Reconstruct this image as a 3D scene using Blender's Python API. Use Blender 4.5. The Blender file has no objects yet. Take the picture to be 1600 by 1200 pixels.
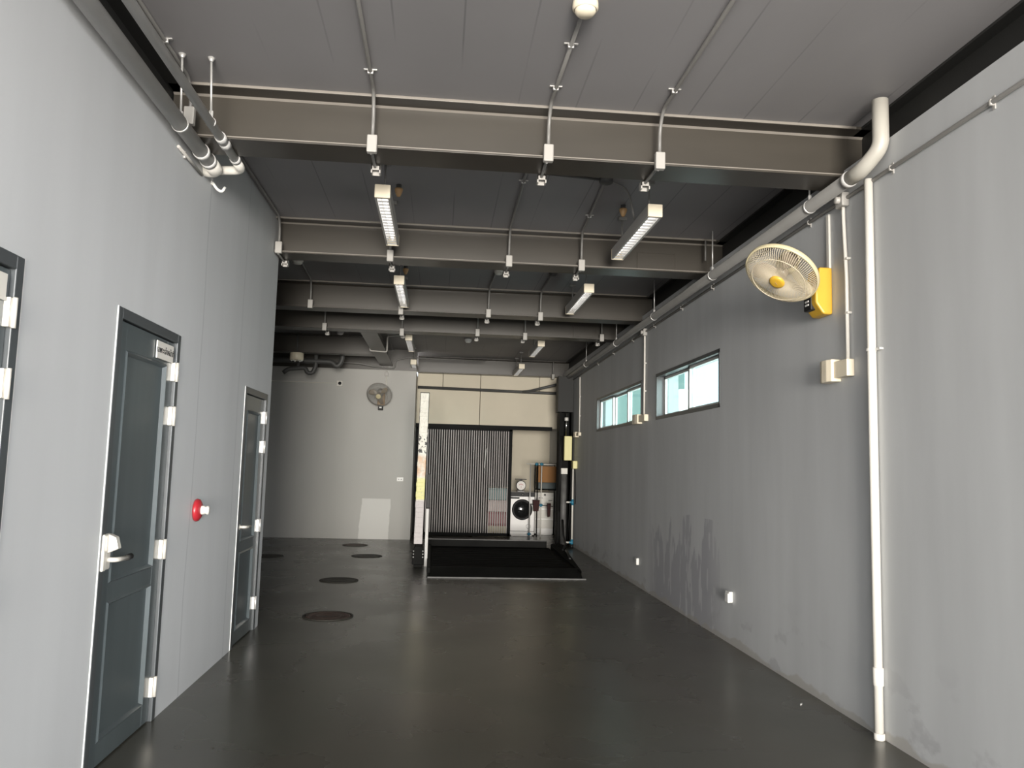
import bpy, bmesh, math, random
from mathutils import Vector, Matrix
random.seed(7)
S = bpy.context.scene
COL = S.collection
PI = math.pi

# ------------------------------------------------------------------ camera
F_PX, YAW, PITCH, ROLL, CAM_H = 1229.33, -0.0896, 0.1029, 0.0265, 1.3837
cy, sy, cp, sp, cr, sr = (math.cos(YAW), math.sin(YAW), math.cos(PITCH), math.sin(PITCH), math.cos(ROLL), math.sin(ROLL))
fw = Vector((-sy*cp, cy*cp, sp)); rt = Vector((cy, sy, 0)); up = rt.cross(fw)
rt, up = cr*rt + sr*up, -sr*rt + cr*up
cam_data = bpy.data.cameras.new('camera'); cam = bpy.data.objects.new('camera', cam_data); COL.objects.link(cam)
m = Matrix((rt, up, -fw)).transposed().to_4x4(); m.translation = Vector((0, 0, CAM_H))
cam.matrix_world = m
cam_data.sensor_fit = 'HORIZONTAL'; cam_data.sensor_width = 36.0; cam_data.lens = F_PX/1600*36.0
cam_data.clip_start = 0.05; cam_data.clip_end = 300
S.camera = cam

# ------------------------------------------------------------------ daylight, exposure
S.view_settings.view_transform = 'Standard'; S.view_settings.look = 'None'
S.view_settings.gamma = 1; S.view_settings.use_curve_mapping = False
S.view_settings.exposure = 0.0
w = bpy.data.worlds.new('daylight'); S.world = w; w.use_nodes = True
nt = w.node_tree; nt.nodes.clear()
tc = nt.nodes.new('ShaderNodeTexCoord'); sx = nt.nodes.new('ShaderNodeSeparateXYZ')
nt.links.new(tc.outputs['Generated'], sx.inputs[0])
rmp = nt.nodes.new('ShaderNodeMapRange'); rmp.inputs['From Min'].default_value = -0.02; rmp.inputs['From Max'].default_value = 0.03
nt.links.new(sx.outputs['Z'], rmp.inputs['Value'])
mx = nt.nodes.new('ShaderNodeMix'); mx.data_type = 'RGBA'
mx.inputs['A'].default_value = (3.5, 3.32, 3.2, 1)      # sunlit paving and street below the horizon
mx.inputs['B'].default_value = (1.75, 1.95, 2.15, 1)         # bright hazy sky above it
nt.links.new(rmp.outputs['Result'], mx.inputs['Factor'])
bg = nt.nodes.new('ShaderNodeBackground'); bg.inputs['Strength'].default_value = 1.0
# bright sky lobes added behind the camera to light the two side walls
last = mx.outputs['Result']
for gdir, gcol, wide in (((0.45, -0.89, 0.10), (34.0, 34.0, 34.0), 13.5), ((-0.33, -0.94, 0.14), (8.5, 8.1, 7.6), 20)):
    dt = nt.nodes.new('ShaderNodeVectorMath'); dt.operation = 'DOT_PRODUCT'; dt.inputs[1].default_value = Vector(gdir).normalized()
    nt.links.new(tc.outputs['Generated'], dt.inputs[0])
    gm = nt.nodes.new('ShaderNodeMapRange'); gm.interpolation_type = 'SMOOTHSTEP'
    gm.inputs['From Min'].default_value = math.cos(math.radians(wide)); gm.inputs['From Max'].default_value = math.cos(math.radians(4))
    nt.links.new(dt.outputs['Value'], gm.inputs['Value'])
    gs = nt.nodes.new('ShaderNodeVectorMath'); gs.operation = 'SCALE'; gs.inputs[0].default_value = gcol
    nt.links.new(gm.outputs[0], gs.inputs['Scale'])
    ga = nt.nodes.new('ShaderNodeVectorMath'); ga.operation = 'ADD'
    nt.links.new(last, ga.inputs[0]); nt.links.new(gs.outputs[0], ga.inputs[1]); last = ga.outputs[0]
nt.links.new(last, bg.inputs['Color'])
wo = nt.nodes.new('ShaderNodeOutputWorld'); nt.links.new(bg.outputs[0], wo.inputs['Surface'])

def area(name, loc, target, sx_, sy_, power, color=(1, 1, 1), portal=False, spread=PI):
    d = bpy.data.lights.new(name, 'AREA'); d.shape = 'RECTANGLE'; d.size = sx_; d.size_y = sy_
    d.energy = power; d.color = color; d.spread = spread
    if portal: d.cycles.is_portal = True
    o = bpy.data.objects.new(name, d); COL.objects.link(o); o.location = loc
    o.rotation_euler = (Vector(target) - Vector(loc)).to_track_quat('-Z', 'Z').to_euler()
    return o
# added area lamp standing in for sun bounced off the street front opposite
area('street_bounce_stand_in', (0.25, -12.0, 1.2), (0.25, 10, 1.2), 3.8, 3.0, 4350, (1.0, 0.95, 0.87))
# portals: the open garage door behind the camera and the two clerestory windows
area('entrance_portal', (0.46, -1.25, 1.7), (0.46, 10, 1.7), 3.8, 3.4, 1, portal=True)
area('window_portal', (2.75, 7.54, 2.18), (0, 7.54, 2.18), 2.0, 0.5, 1, portal=True)
area('window_portal_far', (2.75, 10.53, 2.18), (0, 10.53, 2.18), 2.7, 0.5, 1, portal=True)

# ------------------------------------------------------------------ helpers
def mat(name, color, rough=0.6, metal=0.0, var=0.0, scale=(6, 6, 6), bump=0.0, spec=0.5, extra=None):
    M = bpy.data.materials.new(name); M.use_nodes = True
    n = M.node_tree; b = n.nodes['Principled BSDF']
    b.inputs['Base Color'].default_value = (*color, 1); b.inputs['Roughness'].default_value = rough
    b.inputs['Metallic'].default_value = metal; b.inputs['Specular IOR Level'].default_value = spec
    if var or bump or extra:
        g = n.nodes.new('ShaderNodeNewGeometry')
        mp = n.nodes.new('ShaderNodeMapping'); mp.inputs['Scale'].default_value = scale
        n.links.new(g.outputs['Position'], mp.inputs['Vector'])
        nz = n.nodes.new('ShaderNodeTexNoise'); nz.inputs['Scale'].default_value = 1.0; nz.inputs['Detail'].default_value = 5
        n.links.new(mp.outputs[0], nz.inputs['Vector'])
        mr = n.nodes.new('ShaderNodeMapRange'); mr.inputs['From Min'].default_value = 0.3; mr.inputs['From Max'].default_value = 0.7
        mr.inputs['To Min'].default_value = 1 - var; mr.inputs['To Max'].default_value = 1 + var
        n.links.new(nz.outputs['Fac'], mr.inputs['Value'])
        vm = n.nodes.new('ShaderNodeVectorMath'); vm.operation = 'SCALE'; vm.inputs[0].default_value = color
        n.links.new(mr.outputs[0], vm.inputs['Scale'])
        out = vm.outputs[0]
        if extra: out = extra(n, g, out, b)
        n.links.new(out, b.inputs['Base Color'])
        if bump:
            bp = n.nodes.new('ShaderNodeBump'); bp.inputs['Strength'].default_value = bump; bp.inputs['Distance'].default_value = 0.01
            n.links.new(nz.outputs['Fac'], bp.inputs['Height']); n.links.new(bp.outputs[0], b.inputs['Normal'])
    return M

def nmath(n, op, a, b=None, c=None):
    q = n.nodes.new('ShaderNodeMath'); q.operation = op
    for i, v in enumerate((a, b, c)):
        if v is None: continue
        if isinstance(v, (int, float)): q.inputs[i].default_value = v
        else: n.links.new(v, q.inputs[i])
    return q.outputs[0]
def nxyz(n, g):
    s = n.nodes.new('ShaderNodeSeparateXYZ'); n.links.new(g.outputs['Position'], s.inputs[0]); return s.outputs
def nnoise(n, g, scale, detail=4, loc=(0, 0, 0)):
    mp = n.nodes.new('ShaderNodeMapping'); mp.inputs['Scale'].default_value = scale; mp.inputs['Location'].default_value = loc
    n.links.new(g.outputs['Position'], mp.inputs['Vector'])
    z = n.nodes.new('ShaderNodeTexNoise'); z.inputs['Scale'].default_value = 1; z.inputs['Detail'].default_value = detail
    n.links.new(mp.outputs[0], z.inputs['Vector']); return z.outputs['Fac']
def nmix(n, fac, a, b):
    q = n.nodes.new('ShaderNodeMix'); q.data_type = 'RGBA'
    n.links.new(fac, q.inputs['Factor'])
    for k, v in (('A', a), ('B', b)):
        if isinstance(v, tuple): q.inputs[k].default_value = (*v, 1)
        else: n.links.new(v, q.inputs[k])
    return q.outputs['Result']
def step(n, v, lo, hi):      # 0 below lo .. 1 above hi
    q = n.nodes.new('ShaderNodeMapRange'); q.inputs['From Min'].default_value = lo; q.inputs['From Max'].default_value = hi
    n.links.new(v, q.inputs['Value']); return q.outputs[0]

def B(): return bmesh.new()
def box(bm, lo, hi, bev=0.0, seg=2, rot=None, piv=None):
    lo, hi = Vector(lo), Vector(hi)
    r = bmesh.ops.create_cube(bm, size=1.0); vs = r['verts']
    c = (lo+hi)/2; s = hi-lo
    for v in vs: v.co = Vector((v.co.x*s.x, v.co.y*s.y, v.co.z*s.z)) + c
    if bev:
        es = list({e for v in vs for e in v.link_edges})
        r = bmesh.ops.bevel(bm, geom=es, offset=bev, segments=seg, affect='EDGES', profile=0.5)
        vs = list({v for f in r['faces'] for v in f.verts} | {v for v in vs if v.is_valid})
    if rot is not None:
        p = Vector(piv) if piv else c
        for v in vs: v.co = rot @ (v.co-p) + p
    return vs
def cbox(bm, c, s, bev=0.0, rot=None):
    c, s = Vector(c), Vector(s)
    return box(bm, c-s/2, c+s/2, bev, rot=rot)
def fillet(pts, rad, n=6):
    pts = [Vector(p) for p in pts]; out = [pts[0]]
    for a, b, c in zip(pts, pts[1:], pts[2:]):
        d1, d2 = (a-b), (c-b); t = min(rad, d1.length*0.49, d2.length*0.49)
        p, q = b + d1.normalized()*t, b + d2.normalized()*t
        for i in range(n+1):
            u = i/n; out.append(p*(1-u)**2 + b*2*u*(1-u) + q*u*u)
    out.append(pts[-1]); return out
def tube(bm, pts, r, seg=12, rad=0.0, cap=True):
    pts = fillet(pts, rad) if rad and len(pts) > 2 else [Vector(p) for p in pts]
    rs = r if isinstance(r, (list, tuple)) else [r]*len(pts)
    t0 = (pts[1]-pts[0]).normalized()
    ref = Vector((0, 0, 1)) if abs(t0.z) < 0.9 else Vector((1, 0, 0))
    u = t0.cross(ref).normalized(); rings = []
    for i, p in enumerate(pts):
        t = ((pts[min(i+1, len(pts)-1)] - pts[max(i-1, 0)])).normalized()
        u = (u - t*u.dot(t)).normalized(); v = t.cross(u)
        rings.append([bm.verts.new(p + (u*math.cos(2*PI*k/seg) + v*math.sin(2*PI*k/seg))*rs[i]) for k in range(seg)])
    for a, b in zip(rings, rings[1:]):
        for k in range(seg):
            bm.faces.new((a[k], a[(k+1) % seg], b[(k+1) % seg], b[k])).smooth = True
    if cap:
        bm.faces.new(rings[0][::-1]); bm.faces.new(rings[-1])
def frame_of(axis):
    a = Vector(axis).normalized(); ref = Vector((0, 0, 1)) if abs(a.z) < 0.95 else Vector((0, 1, 0))
    u = ref.cross(a).normalized(); return u, a.cross(u), a
def lathe(bm, prof, origin, axis, seg=32, closed=False):
    u, v, a = frame_of(axis); o = Vector(origin); rings = []
    for r, h in prof:
        if r < 1e-5: rings.append([bm.verts.new(o + a*h)])
        else: rings.append([bm.verts.new(o + a*h + (u*math.cos(2*PI*k/seg) + v*math.sin(2*PI*k/seg))*r) for k in range(seg)])
    prs = list(zip(rings, rings[1:])) + ([(rings[-1], rings[0])] if closed else [])
    for p, q in prs:
        for k in range(seg):
            k2 = (k+1) % seg
            if len(p) == 1 and len(q) == 1: continue
            f = (p[0], q[k2], q[k]) if len(p) == 1 else (p[k], p[k2], q[0]) if len(q) == 1 else (p[k], p[k2], q[k2], q[k])
            bm.faces.new(f).smooth = True
def prism(bm, poly, ax, lo, hi, bev=0.0):    # poly = 2-D outline in the two other axes, extruded along axis ax
    i = 'xyz'.index(ax); A, Bv = [], []
    for p in poly:
        q = list(p); a = q[:]; a.insert(i, lo); b = q[:]; b.insert(i, hi)
        A.append(bm.verts.new(a)); Bv.append(bm.verts.new(b))
    n = len(poly); fs = [bm.faces.new(A[::-1]), bm.faces.new(Bv)]
    for k in range(n): fs.append(bm.faces.new((A[k], A[(k+1) % n], Bv[(k+1) % n], Bv[k])))
    if bev:
        es = list({e for f in fs for e in f.edges})
        bmesh.ops.bevel(bm, geom=es, offset=bev, segments=2, affect='EDGES', profile=0.5)
def mesh(name, bm, M, parent=None, label=None):
    bmesh.ops.recalc_face_normals(bm, faces=bm.faces[:])
    me = bpy.data.meshes.new(name); bm.to_mesh(me); bm.free(); me.materials.append(M)
    o = bpy.data.objects.new(name, me); COL.objects.link(o)
    if parent:
        o.parent = parent; o.matrix_parent_inverse = Matrix.Translation(-parent.location) if parent.type == 'EMPTY' else Matrix()
    if label: o['label'] = label
    return o
def thing(name, label, cat, loc=(0, 0, 0), group=None):
    o = bpy.data.objects.new(name, None); COL.objects.link(o); o.location = loc; o.empty_display_size = 0.1
    o['label'] = label; o['category'] = cat
    if group: o['group'] = group
    return o
def tag(o, label, cat, group=None):
    o['label'] = label; o['category'] = cat
    if group: o['group'] = group
    return o
def struct(name, bm, M, parent=None, label=None):
    o = mesh(name, bm, M, parent, label)
    if not parent: o['kind'] = 'structure'
    return o

# ------------------------------------------------------------------ room numbers (metres)
XL, XR, ZC, YB, Y0 = -1.454, 2.385, 3.444, 14.5, -1.2
ZB = 3.13                                   # underside of the beams
YE = 6.88                                   # where the left wall ends and the room widens
XFAR, YDOOR, YREAR = -5.6, 15.4, 17.0
BEAMS = [4.30, 6.69, 9.07, 10.49, 15.22]; FL = 0.25

# ------------------------------------------------------------------ materials
WALL = (0.50, 0.51, 0.515)
def left_extra(n, g, c, b):
    x, y, z = nxyz(n, g)
    wob = nmath(n, 'MULTIPLY', nmath(n, 'SUBTRACT', nnoise(n, g, (0.6, 0.6, 0.9)), 0.5), 0.10)
    ln = None
    for yy, wd in ((4.86, 0.012), (5.80, 0.010)):
        d = nmath(n, 'ABSOLUTE', nmath(n, 'SUBTRACT', nmath(n, 'ADD', y, wob), yy))
        q = nmath(n, 'SUBTRACT', 1.0, step(n, d, wd*0.3, wd))
        ln = q if ln is None else nmath(n, 'MAXIMUM', ln, q)
    return nmix(n, nmath(n, 'MULTIPLY', ln, 0.7), c, (0.36, 0.37, 0.38))
def right_extra(n, g, c, b):
    x, y, z = nxyz(n, g)
    # repainted damp patches and drips low on the wall
    yw = nmath(n, 'MULTIPLY', step(n, y, 6.35, 6.9), nmath(n, 'SUBTRACT', 1.0, step(n, y, 8.45, 8.9)))
    hz = nmath(n, 'SUBTRACT', 1.0, step(n, z, 0.05, 1.05))
    dr = nnoise(n, g, (1, 5.5, 0.9), 6)
    v = nmath(n, 'MULTIPLY', nmath(n, 'ADD', dr, nmath(n, 'MULTIPLY', hz, 0.27)), step(n, hz, 0.0, 0.10))
    mk = nmath(n, 'MULTIPLY', step(n, v, 0.585, 0.605), yw)
    hole = step(n, nnoise(n, g, (1, 9, 2.2), 3, (3, 1, 4)), 0.56, 0.58)
    mk = nmath(n, 'MULTIPLY', mk, nmath(n, 'SUBTRACT', 1.0, nmath(n, 'MULTIPLY', hole, 0.8)))
    c = nmix(n, nmath(n, 'MULTIPLY', mk, 0.9), c, (0.35, 0.35, 0.375))
    # low scuffs
    sc = nmath(n, 'MULTIPLY', step(n, nnoise(n, g, (2, 3.0, 4.5), 6, (9, 2, 1)), 0.585, 0.64), nmath(n, 'SUBTRACT', 1.0, step(n, z, 0.1, 0.55)))
    c = nmix(n, nmath(n, 'MULTIPLY', sc, 0.6), c, (0.36, 0.36, 0.37))
    # ragged bare cement skirting
    e = nmath(n, 'ADD', z, nmath(n, 'MULTIPLY', nmath(n, 'SUBTRACT', nnoise(n, g, (3, 3, 3), 5), 0.5), 0.22))
    sk = nmath(n, 'SUBTRACT', 1.0, step(n, e, 0.035, 0.05))
    return nmix(n, nmath(n, 'MULTIPLY', sk, 0.75), c, (0.38, 0.36, 0.33))
def back_extra(n, g, c, b):
    x, y, z = nxyz(n, g)
    wx = nmath(n, 'ADD', x, nmath(n, 'MULTIPLY', nmath(n, 'SUBTRACT', nnoise(n, g, (5, 5, 5)), 0.5), 0.05))
    a = nmath(n, 'MULTIPLY', step(n, nmath(n, 'SUBTRACT', wx, nmath(n, 'MULTIPLY', z, 0.06)), -1.405, -1.395), nmath(n, 'SUBTRACT', 1.0, step(n, nmath(n, 'SUBTRACT', wx, nmath(n, 'MULTIPLY', z, 0.02)), -0.865, -0.855)))
    a = nmath(n, 'MULTIPLY', a, nmath(n, 'SUBTRACT', 1.0, step(n, z, 0.715, 0.725)))
    return nmix(n, a, c, (0.64, 0.63, 0.60))
def ceil_extra(n, g, c, b):
    x, y, z = nxyz(n, g)
    f = nmath(n, 'FRACT', nmath(n, 'DIVIDE', nmath(n, 'ADD', x, 20.1), 0.333))
    d = nmath(n, 'ABSOLUTE', nmath(n, 'SUBTRACT', f, 0.5))
    ln = nmath(n, 'SUBTRACT', 1.0, step(n, d, 0.008, 0.018))
    br = step(n, nnoise(n, g, (0.9, 0.5, 1), 2), 0.42, 0.55)
    return nmix(n, nmath(n, 'MULTIPLY', nmath(n, 'MULTIPLY', ln, br), 0.6), c, (0.13, 0.13, 0.135))
def floor_extra(n, g, c, b):
    x, y, z = nxyz(n, g)
    p = step(n, nnoise(n, g, (0.55, 0.4, 1), 3, (2, 5, 0)), 0.42, 0.62)
    c = nmix(n, nmath(n, 'MULTIPLY', p, 0.35), c, (0.080, 0.062, 0.052))
    l = None
    for s, off, ax in ((0.9, 0.3, x), (0.9, 0.1, y)):
        f = nmath(n, 'FRACT', nmath(n, 'DIVIDE', nmath(n, 'ADD', ax, 18+off), s))
        q = nmath(n, 'SUBTRACT', 1.0, step(n, nmath(n, 'ABSOLUTE', nmath(n, 'SUBTRACT', f, 0.5)), 0.003, 0.006))
        l = q if l is None else nmath(n, 'MAXIMUM', l, q)
    c = nmix(n, nmath(n, 'MULTIPLY', l, 0.25), c, (0.05, 0.05, 0.048))
    sc = step(n, nnoise(n, g, (2.2, 3.5, 1), 8, (1, 7, 0)), 0.68, 0.75)
    c = nmix(n, nmath(n, 'MULTIPLY', sc, 0.25), c, (0.17, 0.165, 0.155))
    rr = nnoise(n, g, (1.2, 1.2, 1), 4)
    mr = n.nodes.new('ShaderNodeMapRange'); mr.inputs['To Min'].default_value = 0.20; mr.inputs['To Max'].default_value = 0.36
    n.links.new(rr, mr.inputs['Value']); n.links.new(mr.outputs[0], b.inputs['Roughness'])
    return c
M_LEFT = mat('grey_wall_paint_left', WALL, 0.55, var=0.035, scale=(4, 4, 0.5), bump=0.05, extra=left_extra)
M_RIGHT = mat('grey_wall_paint_right', WALL, 0.6, var=0.075, scale=(3, 3, 0.5), bump=0.06, extra=right_extra)
M_BACK = mat('grey_wall_paint_back', (0.45, 0.44, 0.415), 0.6, var=0.03, scale=(2, 2, 0.6), extra=back_extra)
M_CEIL = mat('grey_painted_deck', (0.28, 0.272, 0.275), 0.6, var=0.06, scale=(1.5, 0.7, 1), extra=ceil_extra)
M_FLOOR = mat('dark_floor_paint', (0.072, 0.069, 0.056), 0.4, var=0.10, scale=(1.3, 1.3, 1), bump=0.004, extra=floor_extra)
M_STEEL = mat('brown_grey_beam_paint', (0.047, 0.041, 0.033), 0.33, var=0.08, scale=(1.5, 4, 8))
M_RECESS = mat('recess_shade_dark_grey', (0.06, 0.06, 0.058), 0.7)  # unseen recess walls coloured dark so the recess stays in shade
M_EDGE = mat('pale_beam_edge_and_glint', (0.22, 0.20, 0.175), 0.3)  # ceiling seal colour, also the painted-in glints of weld and lower edge
M_STEELK = mat('black_beam_paint', (0.018, 0.018, 0.017), 0.5)
M_PIPE = mat('painted_grey_pipe', (0.54, 0.53, 0.515), 0.4, var=0.06, scale=(5, 5, 5))
M_PVCG = mat('greyish_cream_pvc', (0.42, 0.40, 0.355), 0.4)
M_COLHEAD = mat('charcoal_column_paint', (0.030, 0.030, 0.029), 0.6, spec=0.3)
M_PIPER = mat('painted_grey_pipe_right', (0.15, 0.147, 0.14), 0.45, var=0.06, scale=(5, 5, 5))
M_PIPEDK = mat('dark_grey_pipe', (0.07, 0.07, 0.068), 0.5)
M_COND = mat('grey_painted_conduit', (0.19, 0.185, 0.175), 0.4)
M_CONDL = mat('pale_grey_conduit_box', (0.38, 0.365, 0.34), 0.45)
M_WHITE = mat('white_plastic', (0.70, 0.69, 0.66), 0.35)
M_CREAM = mat('cream_plastic', (0.76, 0.68, 0.53), 0.4)
M_CREAMW = mat('cream_white_pvc', (0.68, 0.655, 0.60), 0.35)
M_ZINC = mat('galvanised_steel', (0.62, 0.61, 0.59), 0.35, metal=0.5)
M_CHROME = mat('chrome', (0.8, 0.79, 0.77), 0.12, metal=1.0)
M_SATIN = mat('pale_satin_metal', (0.66, 0.63, 0.57), 0.38, metal=0.3)
M_DOOR = mat('blue_grey_door_paint', (0.070, 0.084, 0.088), 0.30, var=0.10, scale=(10, 12, 1.2))
M_DFRAME = mat('charcoal_frame_paint', (0.058, 0.064, 0.067), 0.35)
M_CAULK = mat('pale_caulk', (0.70, 0.70, 0.68), 0.7)
M_ALU = mat('pale_aluminium', (0.62, 0.63, 0.62), 0.4, metal=0.3)
M_RED = mat('red_enamel', (0.34, 0.018, 0.026), 0.35)
M_BLACK = mat('black_plastic', (0.010, 0.010, 0.010), 0.5, spec=0.3)
M_RUBBER = mat('black_rubber', (0.003, 0.003, 0.003), 0.8, var=0.4, scale=(5, 5, 5), spec=0.08)
M_BLKSTEEL = mat('black_painted_steel', (0.007, 0.007, 0.0065), 0.65, var=0.3, scale=(4, 4, 4), spec=0.12)
M_DKSTEEL = mat('worn_dark_steel', (0.13, 0.128, 0.125), 0.55, metal=0.1, var=0.25, scale=(9, 9, 9))
M_TAN = mat('tan_plastic', (0.46, 0.28, 0.13), 0.45)
M_YELLOW = mat('yellow_plastic', (0.60, 0.355, 0.035), 0.4)
M_YCREAM = mat('aged_cream_plastic', (0.60, 0.53, 0.34), 0.4)
M_YBOX = mat('pale_yellow_plastic', (0.76, 0.70, 0.33), 0.4)
M_BLADE = mat('smoky_fan_blade', (0.30, 0.25, 0.19), 0.3)
M_WIRE = mat('cream_wire', (0.62, 0.54, 0.40), 0.4)
M_WIREG = mat('greyed_wire', (0.30, 0.285, 0.26), 0.4)
M_IRON = mat('rusty_iron_cover', (0.085, 0.052, 0.042), 0.6, var=0.35, scale=(12, 12, 12), bump=0.3)
M_IRONDK = mat('dark_iron_cover', (0.035, 0.032, 0.026), 0.6, var=0.3, scale=(12, 12, 12), bump=0.3)
M_BEIGE = mat('beige_cement_board', (0.66, 0.60, 0.48), 0.7, var=0.05, scale=(1.2, 1.2, 1.2))
M_SLAT = mat('grey_slat', (0.42, 0.39, 0.38), 0.6)
M_SLATK = mat('black_slat_frame', (0.010, 0.010, 0.010), 0.7, spec=0.15)
M_BLUE = mat('blue_pvc_fitting', (0.03, 0.19, 0.30), 0.35)
M_BROWN = mat('brown_cardboard', (0.30, 0.145, 0.05), 0.8)
M_TEAL = mat('dark_teal_plastic', (0.018, 0.036, 0.038), 0.5)
M_TEALB = mat('teal_bin', (0.10, 0.24, 0.24), 0.4)
M_PINK = mat('pale_pink_bin', (0.62, 0.50, 0.48), 0.4)
M_REDBIN = mat('dark_red_bin', (0.24, 0.035, 0.045), 0.4)
M_CLOTH = mat('dark_maroon_cloth', (0.05, 0.018, 0.018), 0.9)
M_DIAL = mat('pale_scale_dial', (0.70, 0.66, 0.62), 0.4)
M_FGLASS = mat('dark_washer_glass', (0.012, 0.013, 0.013), 0.08)
M_WHITEPAINT = mat('white_enamel', (0.90, 0.88, 0.86), 0.35)
def wrap_extra(n, g, c, b):
    x, y, z = nxyz(n, g)
    c = nmix(n, nmath(n, 'SUBTRACT', 1.0, step(n, z, 0.86, 0.92)), c, (0.56, 0.52, 0.52))
    yl = nmath(n, 'MULTIPLY', step(n, z, 0.88, 0.90), nmath(n, 'SUBTRACT', 1.0, step(n, z, 1.16, 1.20)))
    c = nmix(n, nmath(n, 'MULTIPLY', yl, 0.75), c, (0.82, 0.78, 0.22))
    og = nmath(n, 'MULTIPLY', step(n, z, 1.18, 1.20), nmath(n, 'SUBTRACT', 1.0, step(n, z, 1.46, 1.50)))
    c = nmix(n, nmath(n, 'MULTIPLY', og, nmath(n, 'MULTIPLY', step(n, nnoise(n, g, (14, 14, 9), 5), 0.35, 0.6), 0.8)), c, (0.72, 0.42, 0.22))
    bk = nmath(n, 'MULTIPLY', step(n, z, 1.50, 1.52), nmath(n, 'SUBTRACT', 1.0, step(n, z, 1.74, 1.78)))
    bk = nmath(n, 'MULTIPLY', bk, step(n, nnoise(n, g, (30, 30, 26), 2, (4, 4, 4)), 0.55, 0.57))
    c = nmix(n, bk, c, (0.02, 0.02, 0.02))
    sp_ = nmath(n, 'MULTIPLY', step(n, nnoise(n, g, (45, 45, 30), 3), 0.60, 0.66), 0.45)
    return nmix(n, sp_, c, (0.42, 0.38, 0.36))
M_WRAP = mat('torn_white_wrap', (0.80, 0.78, 0.70), 0.5, var=0.08, scale=(20, 20, 12), extra=wrap_extra)
M_HOUSE = mat('pale_green_house_paint', (0.125, 0.18, 0.17), 0.8)
M_BLADEG = mat('grey_louvre_blade', (0.30, 0.30, 0.30), 0.5)
M_LOUVRE = mat('white_louvre_metal', (0.86, 0.85, 0.83), 0.3)
M_TUBE = mat('lit_fluorescent_tube', (0.85, 0.85, 0.84), 0.2)
M_TUBE.node_tree.nodes['Principled BSDF'].inputs['Emission Color'].default_value = (1.0, 0.97, 0.93, 1)
M_TUBE.node_tree.nodes['Principled BSDF'].inputs['Emission Strength'].default_value = 1.9
M_HOUS = mat('grey_lamp_housing', (0.38, 0.37, 0.35), 0.4, var=0.04, scale=(3, 3, 3))
M_GLASS = bpy.data.materials.new('tinted_window_glass'); M_GLASS.use_nodes = True
n_ = M_GLASS.node_tree; n_.nodes.clear()
t_ = n_.nodes.new('ShaderNodeBsdfTransparent'); t_.inputs[0].default_value = (0.80, 0.94, 0.93, 1)
g_ = n_.nodes.new('ShaderNodeBsdfGlossy'); g_.inputs['Roughness'].default_value = 0.03
ms_ = n_.nodes.new('ShaderNodeMixShader'); ms_.inputs[0].default_value = 0.06
o_ = n_.nodes.new('ShaderNodeOutputMaterial')
n_.links.new(t_.outputs[0], ms_.inputs[1]); n_.links.new(g_.outputs[0], ms_.inputs[2]); n_.links.new(ms_.outputs[0], o_.inputs[0])

# ------------------------------------------------------------------ shell
bm = B(); box(bm, (XFAR-0.2, Y0, -0.15), (XR+0.35, YREAR+0.2, 0)); struct('floor', bm, M_FLOOR)
bm = B(); box(bm, (XFAR-0.2, Y0, ZC), (XR+0.35, YREAR+0.2, ZC+0.2)); struct('ceiling', bm, M_CEIL)
DOORS = [(1.96, 2.81, 2.05), (3.62, 4.475, 2.05), (5.99, 6.75, 1.92)]
def wall_with_openings(bm, x0, x1, ya, yb, ztop, ops):   # ops: (y0, y1, z0, z1) sorted by y
    y = ya
    for (a, b, z0, z1) in ops:
        box(bm, (x0, y, 0), (x1, a, ztop))
        if z0 > 0: box(bm, (x0, a, 0), (x1, b, z0))
        box(bm, (x0, a, z1), (x1, b, ztop)); y = b
    box(bm, (x0, y, 0), (x1, yb, ztop))
bm = B(); ZL = 3.17
wall_with_openings(bm, XL-0.2, XL, Y0, 4.72, ZL, [(a, b, 0, t) for a, b, t in DOORS[:2]])
wall_with_openings(bm, XL-0.2, XL, 4.72, YE, ZC, [(DOORS[2][0], DOORS[2][1], 0, DOORS[2][2])])
struct('wall_left', bm, M_LEFT)
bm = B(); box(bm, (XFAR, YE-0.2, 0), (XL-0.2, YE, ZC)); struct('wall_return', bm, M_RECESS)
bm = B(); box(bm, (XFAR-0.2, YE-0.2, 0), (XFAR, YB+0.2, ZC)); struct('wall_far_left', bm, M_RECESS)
bm = B(); box(bm, (XL-0.32, Y0, 0), (XL-0.22, YE-0.2, ZC)); struct('wall_behind_doors', bm, M_STEELK)
WIN = [(6.545, 8.545, 1.927, 2.437), (9.19, 11.87, 1.927, 2.437)]
ZR = 3.215
bm = B(); wall_with_openings(bm, XR, XR+0.25, Y0, YREAR, ZR, WIN); struct('wall_right', bm, M_RIGHT)
bm = B(); box(bm, (XFAR, YB, 0), (-0.47, YB+0.2, 3.06)); box(bm, (-0.62, YB+0.2, 0), (-0.47, YREAR, 3.06)); struct('wall_back', bm, M_BACK)
bm = B(); box(bm, (-0.47, YREAR, 0), (XR, YREAR+0.2, ZC)); struct('wall_rear', bm, M_BEIGE)
# cement boards over the slatted door, with open joints
bm = B()
for xa, xb in ((-0.47, 0.02), (0.03, 0.76), (0.77, 1.93), (1.94, XR)):
    box(bm, (xa, YDOOR+0.05, 2.86), (xb, YDOOR+0.09, 3.2), 0.004)
for xa, xb in ((-0.47, 0.76), (0.77, XR)):
    box(bm, (xa, YDOOR+0.05, 2.12), (xb, YDOOR+0.09, 2.86), 0.004)
struct('wall_above_door', bm, M_BEIGE)
bm = B(); box(bm, (-0.47, YDOOR+0.08, 3.18), (XR, YDOOR+0.2, ZC)); struct('trim_1', bm, M_STEELK)
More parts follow.
